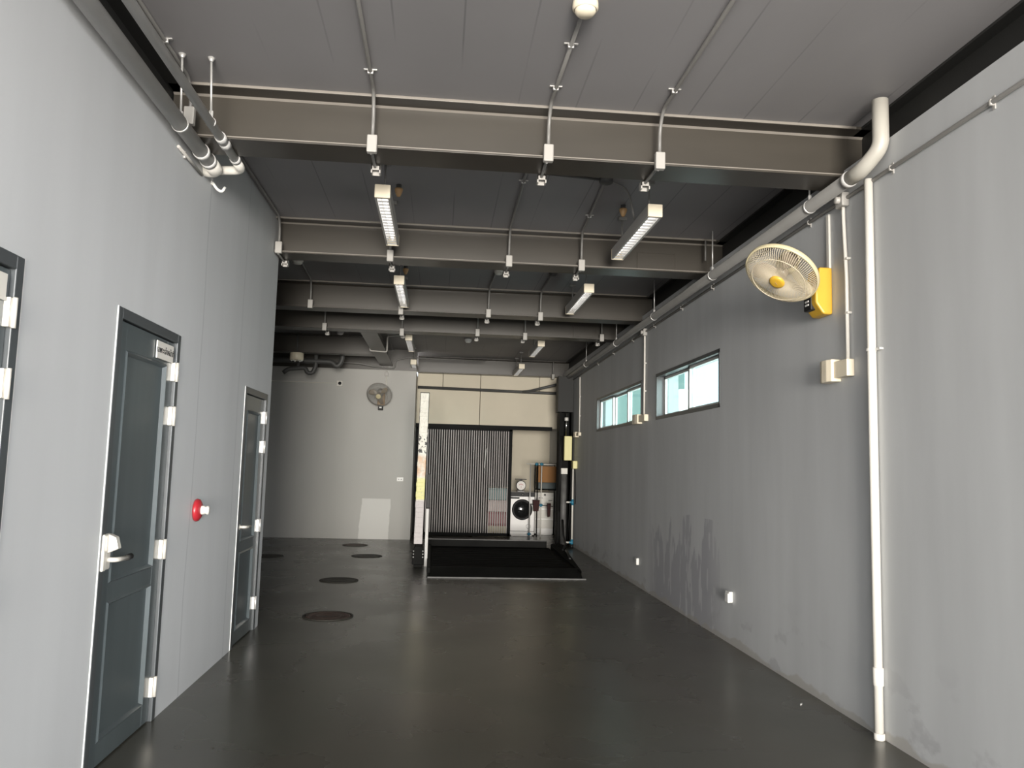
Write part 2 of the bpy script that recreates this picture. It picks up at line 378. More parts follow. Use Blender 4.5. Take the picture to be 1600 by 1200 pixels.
# dark steel edge beams over both side walls
def side_beam(name, xw, s, y0, y1, z0, label):
    t = thing(name, label, 'beam', (xw, (y0+y1)/2, z0))
    bm = B(); box(bm, (xw-0.012, y0, z0), (xw+0.012, y1, ZC)); mesh('web', bm, M_STEELK, t)
    bm = B(); box(bm, (xw-0.07, y0, z0), (xw+0.07, y1, z0+0.014), 0.002); mesh('bottom_flange', bm, M_STEELK, t)
    bm = B(); box(bm, (xw-0.08, y0, ZC-0.016), (xw+0.08, y1, ZC-0.001), 0.002); mesh('top_flange', bm, M_STEELK, t)
side_beam('edge_beam', XR+0.13, 1, Y0, YDOOR, ZR+0.002, 'black steel edge beam on top of the right wall beside the ceiling')
side_beam('edge_beam', XL-0.13, 1, Y0, 4.70, ZL+0.002, 'short black steel edge beam above the left wall near the two pipes')

# ------------------------------------------------------------------ steel cross beams
BL = ['nearest brown-grey steel beam across the ceiling, crossed by three conduits',
      'second brown-grey steel beam across the ceiling, behind the first pair of strip lights',
      'third brown-grey steel beam across the ceiling, behind the second pair of strip lights',
      'fourth steel beam across the ceiling, low and close behind the third',
      'farthest steel beam across the ceiling, above the beige boards and slatted door']
beam_group = 'steel beams across the ceiling'
def cross_beam(y, x0, x1, zb, label, M=M_STEEL):
    t = thing('steel_beam', label, 'beam', ((x0+x1)/2, y+FL/2, zb), beam_group)
    bm = B(); box(bm, (x0, y, zb), (x1, y+FL, zb+0.016), 0.003); mesh('bottom_flange', bm, M, t)
    bm = B(); box(bm, (x0, y+FL/2-0.008, zb+0.014), (x1, y+FL/2+0.008, ZC-0.014)); mesh('web', bm, M, t)
    bm = B(); box(bm, (x0, y, ZC-0.016), (x1, y+FL, ZC), 0.003); tf = mesh('top_flange', bm, M, t)
    if y < 10:
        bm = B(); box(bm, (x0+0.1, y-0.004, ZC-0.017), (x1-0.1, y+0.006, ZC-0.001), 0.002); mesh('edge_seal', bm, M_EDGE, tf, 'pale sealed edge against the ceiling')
    bm = B(); yw, zt = y+FL/2-0.008, ZC-0.016
    prism(bm, [(yw+0.001, zt+0.001), (yw-0.012, zt+0.001), (yw+0.001, zt-0.012)], 'x', x0, x1); mesh('weld_bead', bm, M_EDGE if y < 8 else M, t)  # pale on the near beams: the fillet's glint put into the colour
    bm = B(); box(bm, (x0+0.1, y-0.0015, zb+0.010), (x1-0.1, y+0.004, zb+0.0165), 0.001); mesh('flange_edge', bm, M_EDGE if y < 8 else M, t)  # pale strip on the near beams paints in the lower edge's highlight
    return t
for i, y in enumerate(BEAMS):
    bt = cross_beam(y, (XL-0.11 if y < YE-0.3 else XFAR) if i < 4 else -0.47, XR+0.118, ZB, BL[i])
    if i in (1, 3):      # welded cover plate on the web near the right end
        xa, xb = ((1.71, 2.06), (1.78, 2.10))[i == 3]
        bm = B(); box(bm, (xa, y+FL/2-0.016, 3.165), (xb, y+FL/2-0.007, 3.32), 0.003); mesh('cover_plate', bm, M_STEEL, bt)
# longitudinal and short beams of the left bay
t = thing('steel_beam', 'dark steel beam running lengthwise from the fourth beam to the back wall', 'beam', (-1.0, 12.5, ZB), beam_group)
bm = B(); box(bm, (-1.13, BEAMS[3]+FL, ZB), (-0.90, YB+0.1, ZB+0.016), 0.003); mesh('bottom_flange', bm, M_STEEL, t)
bm = B(); box(bm, (-1.023, BEAMS[3]+FL/2+0.01, ZB+0.014), (-1.007, YB+0.1, ZC-0.014)); mesh('web', bm, M_STEEL, t)
bm = B(); box(bm, (-1.13, BEAMS[3]+FL, ZC-0.016), (-0.90, YB+0.1, ZC-0.0005), 0.003); mesh('top_flange', bm, M_STEEL, t)
t = thing('steel_beam', 'short dark steel beam over the left recess, left of the lengthwise beam', 'beam', (-2.6, 13.1, ZB), beam_group)
bm = B(); box(bm, (XFAR, 13.0, ZB), (-1.13, 13.2, ZB+0.016), 0.003); mesh('bottom_flange', bm, M_STEEL, t)
bm = B(); box(bm, (XFAR, 13.09, ZB+0.014), (-1.025, 13.106, ZC-0.014)); mesh('web', bm, M_STEEL, t)
bm = B(); box(bm, (XFAR, 13.0, ZC-0.016), (-1.13, 13.2, ZC-0.0005), 0.003); mesh('top_flange', bm, M_STEEL, t)
bm = B(); box(bm, (XFAR, YB-0.02, 3.06), (-0.47, YB+0.2, ZC)); struct('trim_2', bm, M_STEEL)

# ------------------------------------------------------------------ doors
def ytext(s, size, loc, name, parent, M):
    c = bpy.data.curves.new(name, 'FONT'); c.body = s; c.size = size; c.align_x = 'CENTER'; c.align_y = 'CENTER'; c.extrude = 0.0008
    tmp = bpy.data.objects.new('tmp', c); COL.objects.link(tmp)
    dg = bpy.context.evaluated_depsgraph_get(); me = bpy.data.meshes.new_from_object(tmp.evaluated_get(dg))
    bpy.data.objects.remove(tmp)
    R = Matrix(((0, 0, 1), (1, 0, 0), (0, 1, 0))).to_4x4(); me.transform(Matrix.Translation(loc) @ R)
    me.name = name; me.materials.clear(); me.materials.append(M)
    o = bpy.data.objects.new(name, me); COL.objects.link(o); o.parent = parent
    return o
def make_door(idx, y0, y1, zt, hinges, lock, sign, plate_hinge=M_SATIN):
    fwid = 0.05; xf = XL
    bm = B()
    box(bm, (xf-0.10, y0, 0.0), (xf+0.006, y0+fwid, zt), 0.004)
    box(bm, (xf-0.10, y1-fwid, 0.0), (xf+0.006, y1, zt), 0.004)
    box(bm, (xf-0.10, y0+fwid-0.0005, zt-fwid), (xf+0.0055, y1-fwid+0.0005, zt), 0.003)
    d = struct('door_%d' % idx, bm, M_DFRAME)
    # leaf: stiles, rails, sunken panels with mouldings
    a, b, z0, z1 = y0+fwid+0.003, y1-fwid-0.003, 0.008, zt-fwid-0.004
    st, k = 0.10, zt/2.05; zm0, zm1, zl0, zu1 = 0.725*k, 0.805*k, 0.11*k, 1.87*k
    bm = B(); xa, xb = xf-0.055, xf-0.012
    box(bm, (xa, a, z0), (xb, a+st, z1), 0.002); box(bm, (xa, b-st, z0), (xb, b, z1), 0.002)
    for p, q in ((z0, zl0), (zm0, zm1), (zu1, z1)): box(bm, (xa, a+st-0.001, p), (xb-0.0005, b-st+0.001, q), 0.002)
    leaf = mesh('leaf', bm, M_DOOR, d)
    for p, q in ((zl0, zm0), (zm1, zu1)):
        bm = B(); ya, yb = a+st, b-st
        box(bm, (xa, ya, p), (xb-0.014, yb, q))
        mw = 0.022
        for ring in (0.0,):      # sloped moulding around the sunken field
            o = [(ya, p), (yb, p), (yb, q), (ya, q)]; i_ = [(ya+mw, p+mw), (yb-mw, p+mw), (yb-mw, q-mw), (ya+mw, q-mw)]
            m_ = [(ya+mw*.45, p+mw*.45), (yb-mw*.45, p+mw*.45), (yb-mw*.45, q-mw*.45), (ya+mw*.45, q-mw*.45)]
            V = [[bm.verts.new((x_, *c_)) for c_ in L] for L, x_ in ((o, xb-0.002), (m_, xb+0.006), (i_, xb-0.0135))]
            for A, Bq in zip(V, V[1:]):
                for e in range(4): bm.faces.new((A[e], A[(e+1) % 4], Bq[(e+1) % 4], Bq[e]))
        mesh('panel', bm, M_DOOR, leaf)
    for hz in hinges:
        bm = B(); box(bm, (xb-0.004, y1-fwid-0.026, hz-0.05), (xf+0.0075, y1-fwid+0.003, hz+0.05), 0.002)
        tube(bm, [(xf+0.012, y1-fwid-0.002, hz-0.052), (xf+0.012, y1-fwid-0.002, hz+0.052)], 0.0085, 10)
        mesh('hinge', bm, plate_hinge, d, 'pale metal hinge')
    yl, zl, big = lock
    if big:
        bm = B(); box(bm, (xb-0.002, yl-0.028, zl-0.075), (xb+0.022, yl+0.028, zl+0.085), 0.010)
        lk = mesh('lock_plate', bm, M_SATIN, d, 'pale metal lock plate')
        bm = B(); prism(bm, [(xb+0.02, zl+0.085), (xb+0.055, zl+0.07), (xb+0.068, zl+0.02), (xb+0.022, zl+0.0)], 'y', yl-0.02, yl+0.02, 0.004)
        mesh('lock_cover', bm, M_SATIN, lk)
        bm = B(); box(bm, (xf-0.008, y0+0.012, zl-0.075), (xf+0.016, y0+fwid-0.004, zl+0.085), 0.006); mesh('strike_plate', bm, M_SATIN, d)
    else:
        bm = B(); lathe(bm, [(0.0, 0.014), (0.02, 0.012), (0.024, 0.0), (0.024, -0.004)], (xb+0.002, yl, zl), (1, 0, 0), 20)
        lk = mesh('lock_plate', bm, M_SATIN, d)
    bm = B(); zz = zl-0.03 if big else zl
    tube(bm, [(xb, yl, zz), (xb+0.055, yl, zz), (xb+0.064, yl+0.11, zz-0.002)], 0.011, 12, 0.02)
    h = mesh('lever_handle', bm, M_SATIN, lk, 'pale metal lever handle')
    if big:
        bm = B(); tube(bm, [(xb+0.0635, yl+0.10, zz-0.002), (xb+0.066, yl+0.14, zz+0.001)], 0.014, 12); mesh('grip_tip', bm, M_BLACK, h)
    bm = B()                                                       # caulk line where frame meets plaster
    box(bm, (xf-0.002, y0-0.0045, 0.002), (xf+0.004, y0+0.0005, zt), 0.001); box(bm, (xf-0.002, y1-0.0005, 0.002), (xf+0.004, y1+0.006, zt), 0.001)
    mesh('caulk_bead', bm, M_CAULK, d)
    if sign:
        ys0, ys1, zs0, zs1, txt, sz = sign
        bm = B(); box(bm, (xb+0.003, ys0, zs0), (xb+0.010, ys1, zs1), 0.001)
        s = mesh('sign', bm, M_CREAMW, leaf, 'white sign with dark Thai lettering')
        ytext(txt, sz, (xb+0.0108, (ys0+ys1)/2, (zs0+zs1)/2), 'lettering', s, M_BLACK)
    return d
make_door(1, *DOORS[0], [1.85, 1.61, 0.90, 0.18], (2.045, 0.95, True), (2.42, 2.725, 1.885, 1.975, 'ห้องน้ำ', 0.055))
make_door(2, *DOORS[1], [1.84, 1.60, 0.89, 0.18], (3.70, 0.95, True), (4.145, 4.39, 1.885, 1.975, 'เฉพาะเจ้าหน้าที่', 0.045))
make_door(3, *DOORS[2], [1.72, 1.48, 0.84, 0.22], (6.075, 0.875, False), None, M_ZINC)

# ------------------------------------------------------------------ windows
def make_window(idx, y0, y1, z0, z1, n):
    bm = B(); f = 0.035; xa, xb = XR-0.006, XR+0.13
    box(bm, (xa, y0, z0), (xb, y1, z0+f), 0.002); box(bm, (xa, y0, z1-f), (xb, y1, z1), 0.002)
    box(bm, (xa, y0, z0), (xb, y0+f*0.7, z1), 0.002); box(bm, (xa, y1-f*0.7, z0), (xb, y1, z1), 0.002)
    wn = struct('window_%d' % idx, bm, M_DFRAME)
    wd = (y1-y0-2*f*0.7)/n
    for k in range(n):
        a = y0+f*0.7+k*wd - (0.0 if k == 0 else 0.02); b = y0+f*0.7+(k+1)*wd + (0.0 if k == n-1 else 0.02)
        x = XR+0.045 + (0.034 if k % 2 else 0.0); s = 0.05
        bm = B()
        for lo, hi in (((x, a, z0+f), (x+0.028, a+s, z1-f)), ((x, b-s, z0+f), (x+0.028, b, z1-f)),
                       ((x, a, z0+f), (x+0.028, b, z0+f+0.028)), ((x, a, z1-f-0.028), (x+0.028, b, z1-f))):
            box(bm, lo, hi, 0.003)
        sh = mesh('sash', bm, M_ALU, wn, 'pale aluminium sliding sash')
        bm = B(); box(bm, (x+0.011, a+s-0.004, z0+f+0.024), (x+0.016, b-s+0.004, z1-f-0.024)); mesh('pane', bm, M_GLASS, sh)
make_window(1, *WIN[0], 2)
make_window(2, *WIN[1], 3)

# ------------------------------------------------------------------ conduits with boxes
con_group = 'painted conduits with junction boxes on the beams'
def saddle(bm, p, ax='y', r=0.012):
    p = Vector(p); d = Vector((1, 0, 0)) if ax == 'y' else Vector((0, 1, 0))
    cbox(bm, p, (0.07 if ax == 'y' else 0.014, 0.014 if ax == 'y' else 0.07, 0.005), 0.001)
    cbox(bm, p - Vector((0, 0, 0.011)), (0.032 if ax == 'y' else 0.016, 0.016 if ax == 'y' else 0.032, 0.022), 0.004)
def jbox(bm, c, s=(0.056, 0.04, 0.10)): cbox(bm, c, s, 0.006)
def rear_clip(bm, x, y, z):
    # open-bottomed square box hung behind the bottom flange
    for dx in (-1, 1): box(bm, (x+dx*0.024-0.004, y-0.028, z-0.03), (x+dx*0.024+0.004, y+0.028, z+0.02), 0.001)
    box(bm, (x-0.028, y+0.02, z-0.03), (x+0.028, y+0.028, z+0.02), 0.001)
    box(bm, (x-0.028, y-0.028, z-0.012), (x+0.028, y-0.02, z+0.02), 0.001)
    box(bm, (x-0.028, y-0.028, z+0.012), (x+0.028, y+0.028, z+0.02), 0.001)
def conduit(label, x, yb, start, rear=True, zbox=3.14, saddles=(), boxed=True, r=0.0105, xs=None, Mc=None):
    """start: y on the ceiling where the run begins, or None when it only drops down the web"""
    t = thing('conduit', label, 'conduit', (x, yb, zbox), con_group); Mc = Mc or M_COND
    zc = ZC - 0.014; xs = x if xs is None else xs; yf = yb-0.016
    bm = B()
    pts = [(x, yf, zbox+0.04)]
    if start is not None: pts = [(xs, start, zc), (x+(xs-x)*0.1, yf-0.06, zc), (x, yf, zc-0.10)] + pts
    else: pts = [(x, yf, ZC-0.02)] + pts
    tube(bm, pts, r, 10, 0.07); mesh('conduit_pipe', bm, Mc, t)
    if boxed:
        bm = B(); jbox(bm, (x, yf-0.006, zbox)); mesh('junction_box', bm, M_CONDL, t, 'pale junction box')
    for s in saddles:
        bm = B(); saddle(bm, (x+(xs-x)*(yb-s)/max(0.1, yb-(start or 0)), s, ZC-0.003)); mesh('saddle_clip', bm, M_ZINC, t)
    if rear:
        xr_ = x+rear if isinstance(rear, float) else x
        bm = B(); tube(bm, [(x-0.006, yb-0.01, zbox-0.045), (x-0.006, yb+0.03, ZB-0.012), (xr_-0.004, yb+FL, ZB-0.016), (xr_, yb+FL+0.03, ZB-0.01)], 0.009, 8, 0.03); mesh('link_pipe', bm, M_COND, t)
        bm = B(); rear_clip(bm, xr_, yb+FL+0.03, ZB-0.02); mesh('rear_box', bm, M_CONDL, t, 'open pale box behind the flange')
    return t
b1, b2, b3, b4, b5 = BEAMS
conduit('grey conduit down the near ceiling to the nearest beam, left of the three', -0.433, b1, -0.6, True, 3.14, (3.0, 4.02))
conduit('grey conduit from the near smoke detector to the nearest beam, middle of the three', 0.557, b1, 3.31, True, 3.15, (3.62, 4.06), xs=0.577)
conduit('grey conduit down the near ceiling to the nearest beam, right of the three', 1.204, b1, -0.6, -0.01, 3.145, (3.05, 4.0), xs=1.22)
conduit('grey conduit in the left ceiling corner ending on the nearest beam beside the pipes', -1.424, b1, -0.6, False, 3.235, (2.9, 3.85))
conduit('thin dark conduit along the left wall corner to the second beam end', -1.415, b2, 4.62, True, 3.165, (), xs=-1.43)
conduit('grey conduit and box on the second beam under the left strip light', -0.478, b2, None, True, 3.14)
conduit('dark conduit along the ceiling to the middle of the second beam', 0.545, b2, 4.62, True, 3.145, (5.5,), xs=0.534)
conduit('dark conduit from the ceiling box to the second beam, left of the right strip light', 1.183, b2, 5.42, True, 3.14, (6.2,), xs=1.12)
conduit('bare conduit at the right end of the second beam near the wall', 2.30, b2, None, False, 3.20, boxed=False, r=0.008)
conduit('conduit from the leftmost smoke detector to the third beam above the wall end', -1.53, b3, 8.16, 0.0, 3.16, (), xs=-1.50)
conduit('grey conduit and box on the third beam under the left strip light', -0.50, b3, None, True, 3.13)
conduit('conduit from the middle smoke detector to the third beam', 0.515, b3, 8.2, True, 3.14, (), xs=0.532)
conduit('conduit from the right dark detector to the third beam', 1.127, b3, 8.2, True, 3.13, (), xs=1.14)
for x, zb_, lb in ((-1.57, 3.14, 'conduit and box at the far left of the fourth beam'), (-0.553, 3.11, 'conduit and box on the fourth beam left of the third strip light'),
                   (0.456, 3.145, 'conduit and box at the middle of the fourth beam'), (1.10, 3.12, 'conduit and box on the fourth beam left of the right strip light'),
                   (2.155, 3.145, 'conduit and box at the right end of the fourth beam')):
    conduit(lb, x, b4, None, True, zb_)
conduit('conduit and small box on the farthest beam near the right column', 2.17, b5, None, True, 3.13)
# cross run and drop cable behind the nearest beam
t = thing('ceiling_junction_box', 'round dark ceiling junction box with cables behind the nearest beam', 'junction box', (1.12, 5.37, ZC))
bm = B(); lathe(bm, [(0, -0.035), (0.045, -0.035), (0.05, -0.03), (0.05, 0.0)], (1.12, 5.37, ZC-0.001), (0, 0, 1), 16); mesh('box_body', bm, M_PIPEDK, t)
bm = B(); tube(bm, [(1.12, 5.37, ZC-0.015), (0.545, 5.30, ZC-0.012)], 0.009, 8); mesh('cross_conduit', bm, M_PIPEDK, t)
bm = B(); tube(bm, [(1.16, 5.38, ZC-0.02), (1.30, 5.45, ZC-0.04), (1.37, 5.60, 3.30), (1.40, 5.66, 3.25)], 0.008, 8, 0.12); mesh('drop_cable', bm, M_COND, t)

# ------------------------------------------------------------------ strip lights
lamp_group = 'louvred strip lights under the ceiling'
def strip_light(x, y0, label, zb=3.13, ln=1.16):
    wd, ht = 0.102, 0.088; x0, x1, y1, z1 = x-wd/2, x+wd/2, y0+ln, zb+ht
    t = thing('strip_light', label, 'ceiling light', (x, y0+ln/2, zb), lamp_group)
    bm = B(); th = 0.004
    box(bm, (x0, y0+0.01, zb), (x0+th, y1-0.01, z1)); box(bm, (x1-th, y0+0.01, zb), (x1, y1-0.01, z1)); box(bm, (x0+th, y0+0.01, z1-th), (x1-th, y1-0.01, z1))
    for s in (0, 1):                                   # bright edge strips along the mouth
        xa = x0+th if s == 0 else x1-th-0.010
        box(bm, (xa, y0+0.01, zb+0.001), (xa+0.010, y1-0.01, zb+0.004))
    mesh('housing', bm, M_HOUS, t)
    for ya in (y0-0.012, y1-0.01):
        bm = B(); box(bm, (x0-0.001, ya, zb-0.002), (x1+0.001, ya+0.022, z1+0.001), 0.005); mesh('end_cap', bm, M_CREAM, t, 'cream end cap')
    bm = B()
    n = 17
    for k in range(n):
        yy = y0+0.03+(ln-0.06)*k/(n-1)
        prism(bm, [(yy-0.003, zb+0.003), (yy+0.003, zb+0.003), (yy+0.005, zb+0.013), (yy+0.000, zb+0.013)], 'x', x0+0.016, x1-0.016)
    mesh('louvre', bm, M_BLADEG, t, 'cross louvre')
    bm = B(); prism(bm, [(x0+th, zb+0.004), (x0+0.022, zb+0.07), (x1-0.022, zb+0.07), (x1-th, zb+0.004), (x1-th-0.002, zb+0.004), (x1-0.024, zb+0.068), (x0+0.024, zb+0.068), (x0+th+0.002, zb+0.004)], 'y', y0+0.012, y1-0.012)
    mesh('reflector', bm, M_LOUVRE, t)
    bm = B(); tube(bm, [(x, y0+0.03, zb+0.050), (x, y1-0.03, zb+0.050)], 0.013, 12); mesh('tube_lamp', bm, M_TUBE, t)
    for yy in (y0+0.16, y1-0.16):
        bm = B(); tube(bm, [(x, yy, z1-0.002), (x, yy, ZC-0.01)], 0.007, 8); cbox(bm, (x, yy, ZC-0.014), (0.07, 0.05, 0.028), 0.004); mesh('hanger', bm, M_COND, t)
strip_light(-0.437, 5.14, 'grey strip light with cream end cap, nearest on the left row')
strip_light(1.437, 5.22, 'grey strip light with cream end cap, nearest on the right row')
strip_light(-0.455, 7.70, 'strip light with white louvre, second of the left row, below the second beam')
strip_light(1.44, 7.67, 'strip light with white louvre, second of the right row')
strip_light(-0.495, 11.28, 'small far strip light, third of the left row, past the fourth beam')
strip_light(1.435, 11.35, 'small far strip light, third of the right row, past the fourth beam')
strip_light(-0.51, 13.95, 'farthest strip light of the left row, above the back wall corner', 3.115)
strip_light(1.425, 13.98, 'farthest strip light of the right row, in front of the farthest beam', 3.115)

# ------------------------------------------------------------------ detectors
def detector(x, y, label, k=1.0, M=M_CREAMW):
    t = thing('smoke_detector', label, 'smoke detector', (x, y, ZC), 'round detectors on the ceiling')
    bm = B(); lathe(bm, [(0, 0.0), (0.056*k, 0.0), (0.058*k, 0.012), (0.058*k, 0.034*k), (0.05*k, 0.04*k)], (x, y, ZC), (0, 0, -1), 28); mesh('base', bm, M, t)
    bm = B(); lathe(bm, [(0.047*k, 0.034*k), (0.047*k, 0.05*k), (0.036*k, 0.062*k), (0, 0.066*k)], (x, y, ZC), (0, 0, -1), 28); mesh('sensor_cap', bm, M, t)
detector(0.577, 3.27, 'cream smoke detector on the near ceiling at the top edge of the picture', 1.0, M_CREAM)
detector(-1.52, 8.10, 'pale smoke detector before the third beam, beside the left wall end')
detector(0.56, 8.15, 'pale smoke detector before the third beam, middle of the ceiling', 0.9)
detector(1.14, 8.13, 'dark grey detector before the third beam, left of the second right strip light', 0.8, M_PIPEDK)
detector(-1.64, 12.6, 'small pale smoke detector left of the lengthwise beam', 1.0, M_WHITEPAINT)
detector(0.41, 12.9, 'small pale smoke detector past the fourth beam, between the strip lights', 1.0, M_WHITEPAINT)
def cone(x, y, label):
    t = thing('cone_sensor', label, 'sensor', (x, y, ZC), 'tan cone sensors')
    bm = B(); lathe(bm, [(0, 0), (0.030, 0), (0.031, 0.012), (0.026, 0.03), (0.014, 0.058), (0.009, 0.062), (0, 0.063)], (x, y, ZC-0.03), (0, 0, -1), 24); mesh('cone_body', bm, M_TAN, t)
    bm = B(); lathe(bm, [(0, 0), (0.02, 0), (0.02, 0.032)], (x, y, ZC), (0, 0, -1), 16); mesh('mount', bm, M_PIPEDK, t)
cone(1.374, 5.92, 'tan cone-shaped sensor on the ceiling left of the near right strip light')
cone(-0.37, 5.75, 'tan cone-shaped sensor half hidden behind the near left strip light')
cone(-0.42, 8.20, 'tan cone-shaped sensor half hidden behind the second left strip light')

# ------------------------------------------------------------------ left pipes
t = thing('drain_pipe', 'thick grey pipe along the top of the left wall, elbowed into it', 'pipe', (-1.389, 2, 3.09))
bm = B(); tube(bm, [(-1.392, Y0, 3.088), (-1.392, 4.60, 3.092)], 0.040, 20); mesh('pipe_run', bm, M_PIPE, t)
bm = B(); tube(bm, [(-1.392, 4.56, 3.092), (-1.392, 4.70, 3.092), (-1.46, 4.70, 3.092)], 0.044, 20, 0.06); mesh('elbow', bm, M_CREAMW, t, 'cream elbow')
for yy in (4.42, 4.55):
    bm = B(); lathe(bm, [(0.041, -0.02), (0.046, -0.018), (0.046, 0.018), (0.041, 0.02)], (-1.392, yy, 3.092), (0, 1, 0), 24); mesh('collar', bm, M_PIPE, t)
bm = B(); lathe(bm, [(0.0405, -0.008), (0.0435, -0.008), (0.0435, 0.008), (0.0405, 0.008)], (-1.392, 4.05, 3.09), (0, 1, 0), 24)
tube(bm, [(-1.392, 4.05, 3.13), (-1.389, 4.0, ZC)], 0.006, 8); lathe(bm, [(0, 0), (0.02, 0), (0.008, 0.02)], (-1.389, 4.0, ZC), (0, 0, -1), 14)
cbox(bm, (-1.392, 4.05, 3.145), (0.02, 0.015, 0.03), 0.003); mesh('hanger_rod', bm, M_ZINC, t)
t = thing('water_pipe', 'thinner grey pipe hung beside the left wall pipe, turning back to the wall', 'pipe', (-1.249, 2, 3.125))
bm = B(); tube(bm, [(-1.249, Y0, 3.13), (-1.249, 4.63, 3.118)], 0.024, 16); mesh('pipe_run', bm, M_PIPE, t)
bm = B(); tube(bm, [(-1.249, 4.60, 3.118), (-1.249, 4.74, 3.116), (-1.46, 4.78, 3.116)], 0.027, 16, 0.05); mesh('elbow', bm, M_CREAMW, t, 'cream elbow and stub to the wall')
for yy, l in ((4.28, 0.03), (4.36, 0.03), (4.58, 0.02)):
    bm = B(); lathe(bm, [(0.0245, -l), (0.030, -l*0.9), (0.030, l*0.9), (0.0245, l)], (-1.249, yy, 3.121), (0, 1, 0), 20); mesh('collar', bm, M_PIPE, t)
bm = B(); lathe(bm, [(0.0245, -0.008), (0.0275, -0.008), (0.0275, 0.008), (0.0245, 0.008)], (-1.249, 4.08, 3.124), (0, 1, 0), 20)
tube(bm, [(-1.249, 4.08, 3.15), (-1.249, 4.02, ZC)], 0.006, 8); lathe(bm, [(0, 0), (0.02, 0), (0.008, 0.02)], (-1.249, 4.02, ZC), (0, 0, -1), 14)
cbox(bm, (-1.249, 4.078, 3.165), (0.02, 0.015, 0.04), 0.003); mesh('hanger_rod', bm, M_ZINC, t)
t = thing('pipe_hook', 'small white pipe hook on the left wall under the pipe elbows', 'bracket', (XL, 4.86, 3.06))
bm = B(); box(bm, (XL, 4.83, 3.05), (XL+0.006, 4.86, 3.10), 0.002); mesh('back_plate', bm, M_WHITE, t)
bm = B(); tube(bm, [(XL+0.003, 4.845, 3.07), (XL+0.03, 4.86, 3.03), (XL+0.055, 4.88, 3.02), (XL+0.07, 4.89, 3.055)], 0.009, 8, 0.02); mesh('hook', bm, M_WHITE, t)
t = thing('thin_conduit', 'thin pale conduit on the left wall below the thick pipe', 'conduit', (XL, 4.5, 3.03))
bm = B(); tube(bm, [(XL+0.010, 4.20, 3.03), (XL+0.010, 4.62, 3.03)], 0.009, 8); mesh('conduit_pipe', bm, M_CONDL, t)
bm = B(); cbox(bm, (XL+0.006, 4.32, 3.03), (0.012, 0.02, 0.04), 0.003); mesh('saddle_clip', bm, M_CONDL, t)

# ------------------------------------------------------------------ red alarm bell on the left wall
t = thing('alarm_bell', 'round red alarm bell with white hub on the left wall between two doors', 'alarm', (XL, 4.95, 1.065))
bm = B(); lathe(bm, [(0.03, 0), (0.066, 0.004), (0.068, 0.012), (0.064, 0.024), (0.045, 0.036), (0.0, 0.040)], (XL+0.001, 4.95, 1.065), (1, 0, 0), 36); mesh('gong', bm, M_RED, t, 'red gong')
bm = B(); lathe(bm, [(0.026, 0.036), (0.026, 0.055), (0.022, 0.058), (0.022, 0.066), (0.026, 0.069), (0.024, 0.082), (0.0, 0.084)], (XL, 4.955, 1.065), (1, 0, 0), 24); mesh('hub', bm, M_CREAMW, t, 'white ribbed hub')

# ------------------------------------------------------------------ right wall services
XP, ZP, RP = 2.285, 3.06, 0.040
t = thing('drain_pipe', 'long grey pipe hung along the top of the right wall', 'pipe', (XP, 9, ZP))
bm = B(); tube(bm, [(XP, 4.17, 3.066), (XP, 14.6, 3.0), (XP, 15.05, 2.98)], RP, 20); mesh('pipe_run', bm, M_PIPER, t)
bm = B(); tube(bm, [(XP, 4.20, 3.066), (XP, 4.03, 3.067), (2.335, 3.93, 3.16), (2.335, 3.93, ZC-0.02)], RP+0.003, 20, 0.05); mesh('elbow', bm, M_PVCG, t, 'cream riser and elbow')
bm = B(); lathe(bm, [(RP, -0.02), (RP+0.007, -0.018), (RP+0.007, 0.018), (RP, 0.02)], (XP, 4.18, 3.066), (0, 1, 0), 24); mesh('collar', bm, M_PIPE, t)
for yy in (4.66, 6.45, 8.3, 10.15, 12.3):
    zz = 3.066-(yy-4.17)*0.0063
    bm = B(); lathe(bm, [(RP+0.0005, -0.010), (RP+0.004, -0.010), (RP+0.004, 0.010), (RP+0.0005, 0.010)], (XP, yy, zz), (0, 1, 0), 24)
    tube(bm, [(XP, yy, zz+RP), (XP, yy, ZC)], 0.006, 8); cbox(bm, (XP, yy, zz+RP+0.02), (0.02, 0.016, 0.03), 0.003); mesh('hanger_rod', bm, M_ZINC, t)
t = thing('wall_conduit', 'thin grey conduit clipped along the right wall just under the hung pipe', 'conduit', (XR, 8, 3.03))
bm = B(); tube(bm, [(XR-0.013, Y0, 3.035), (XR-0.013, 3.95, 3.031), (XR-0.013, 14.0, 2.955)], 0.0115, 10); mesh('conduit_pipe', bm, M_COND, t)
for yy in (2.1, 3.12, 3.9, 4.85, 5.75, 6.7, 7.6, 8.6, 9.6, 10.7, 11.8):
    bm = B(); zz = 3.031-max(0, yy-3.95)*0.00756
    cbox(bm, (XR-0.003, yy, zz), (0.006, 0.018, 0.062), 0.001); cbox(bm, (XR-0.013, yy, zz), (0.026, 0.018, 0.030), 0.006); mesh('saddle_clip', bm, M_CONDL, t)

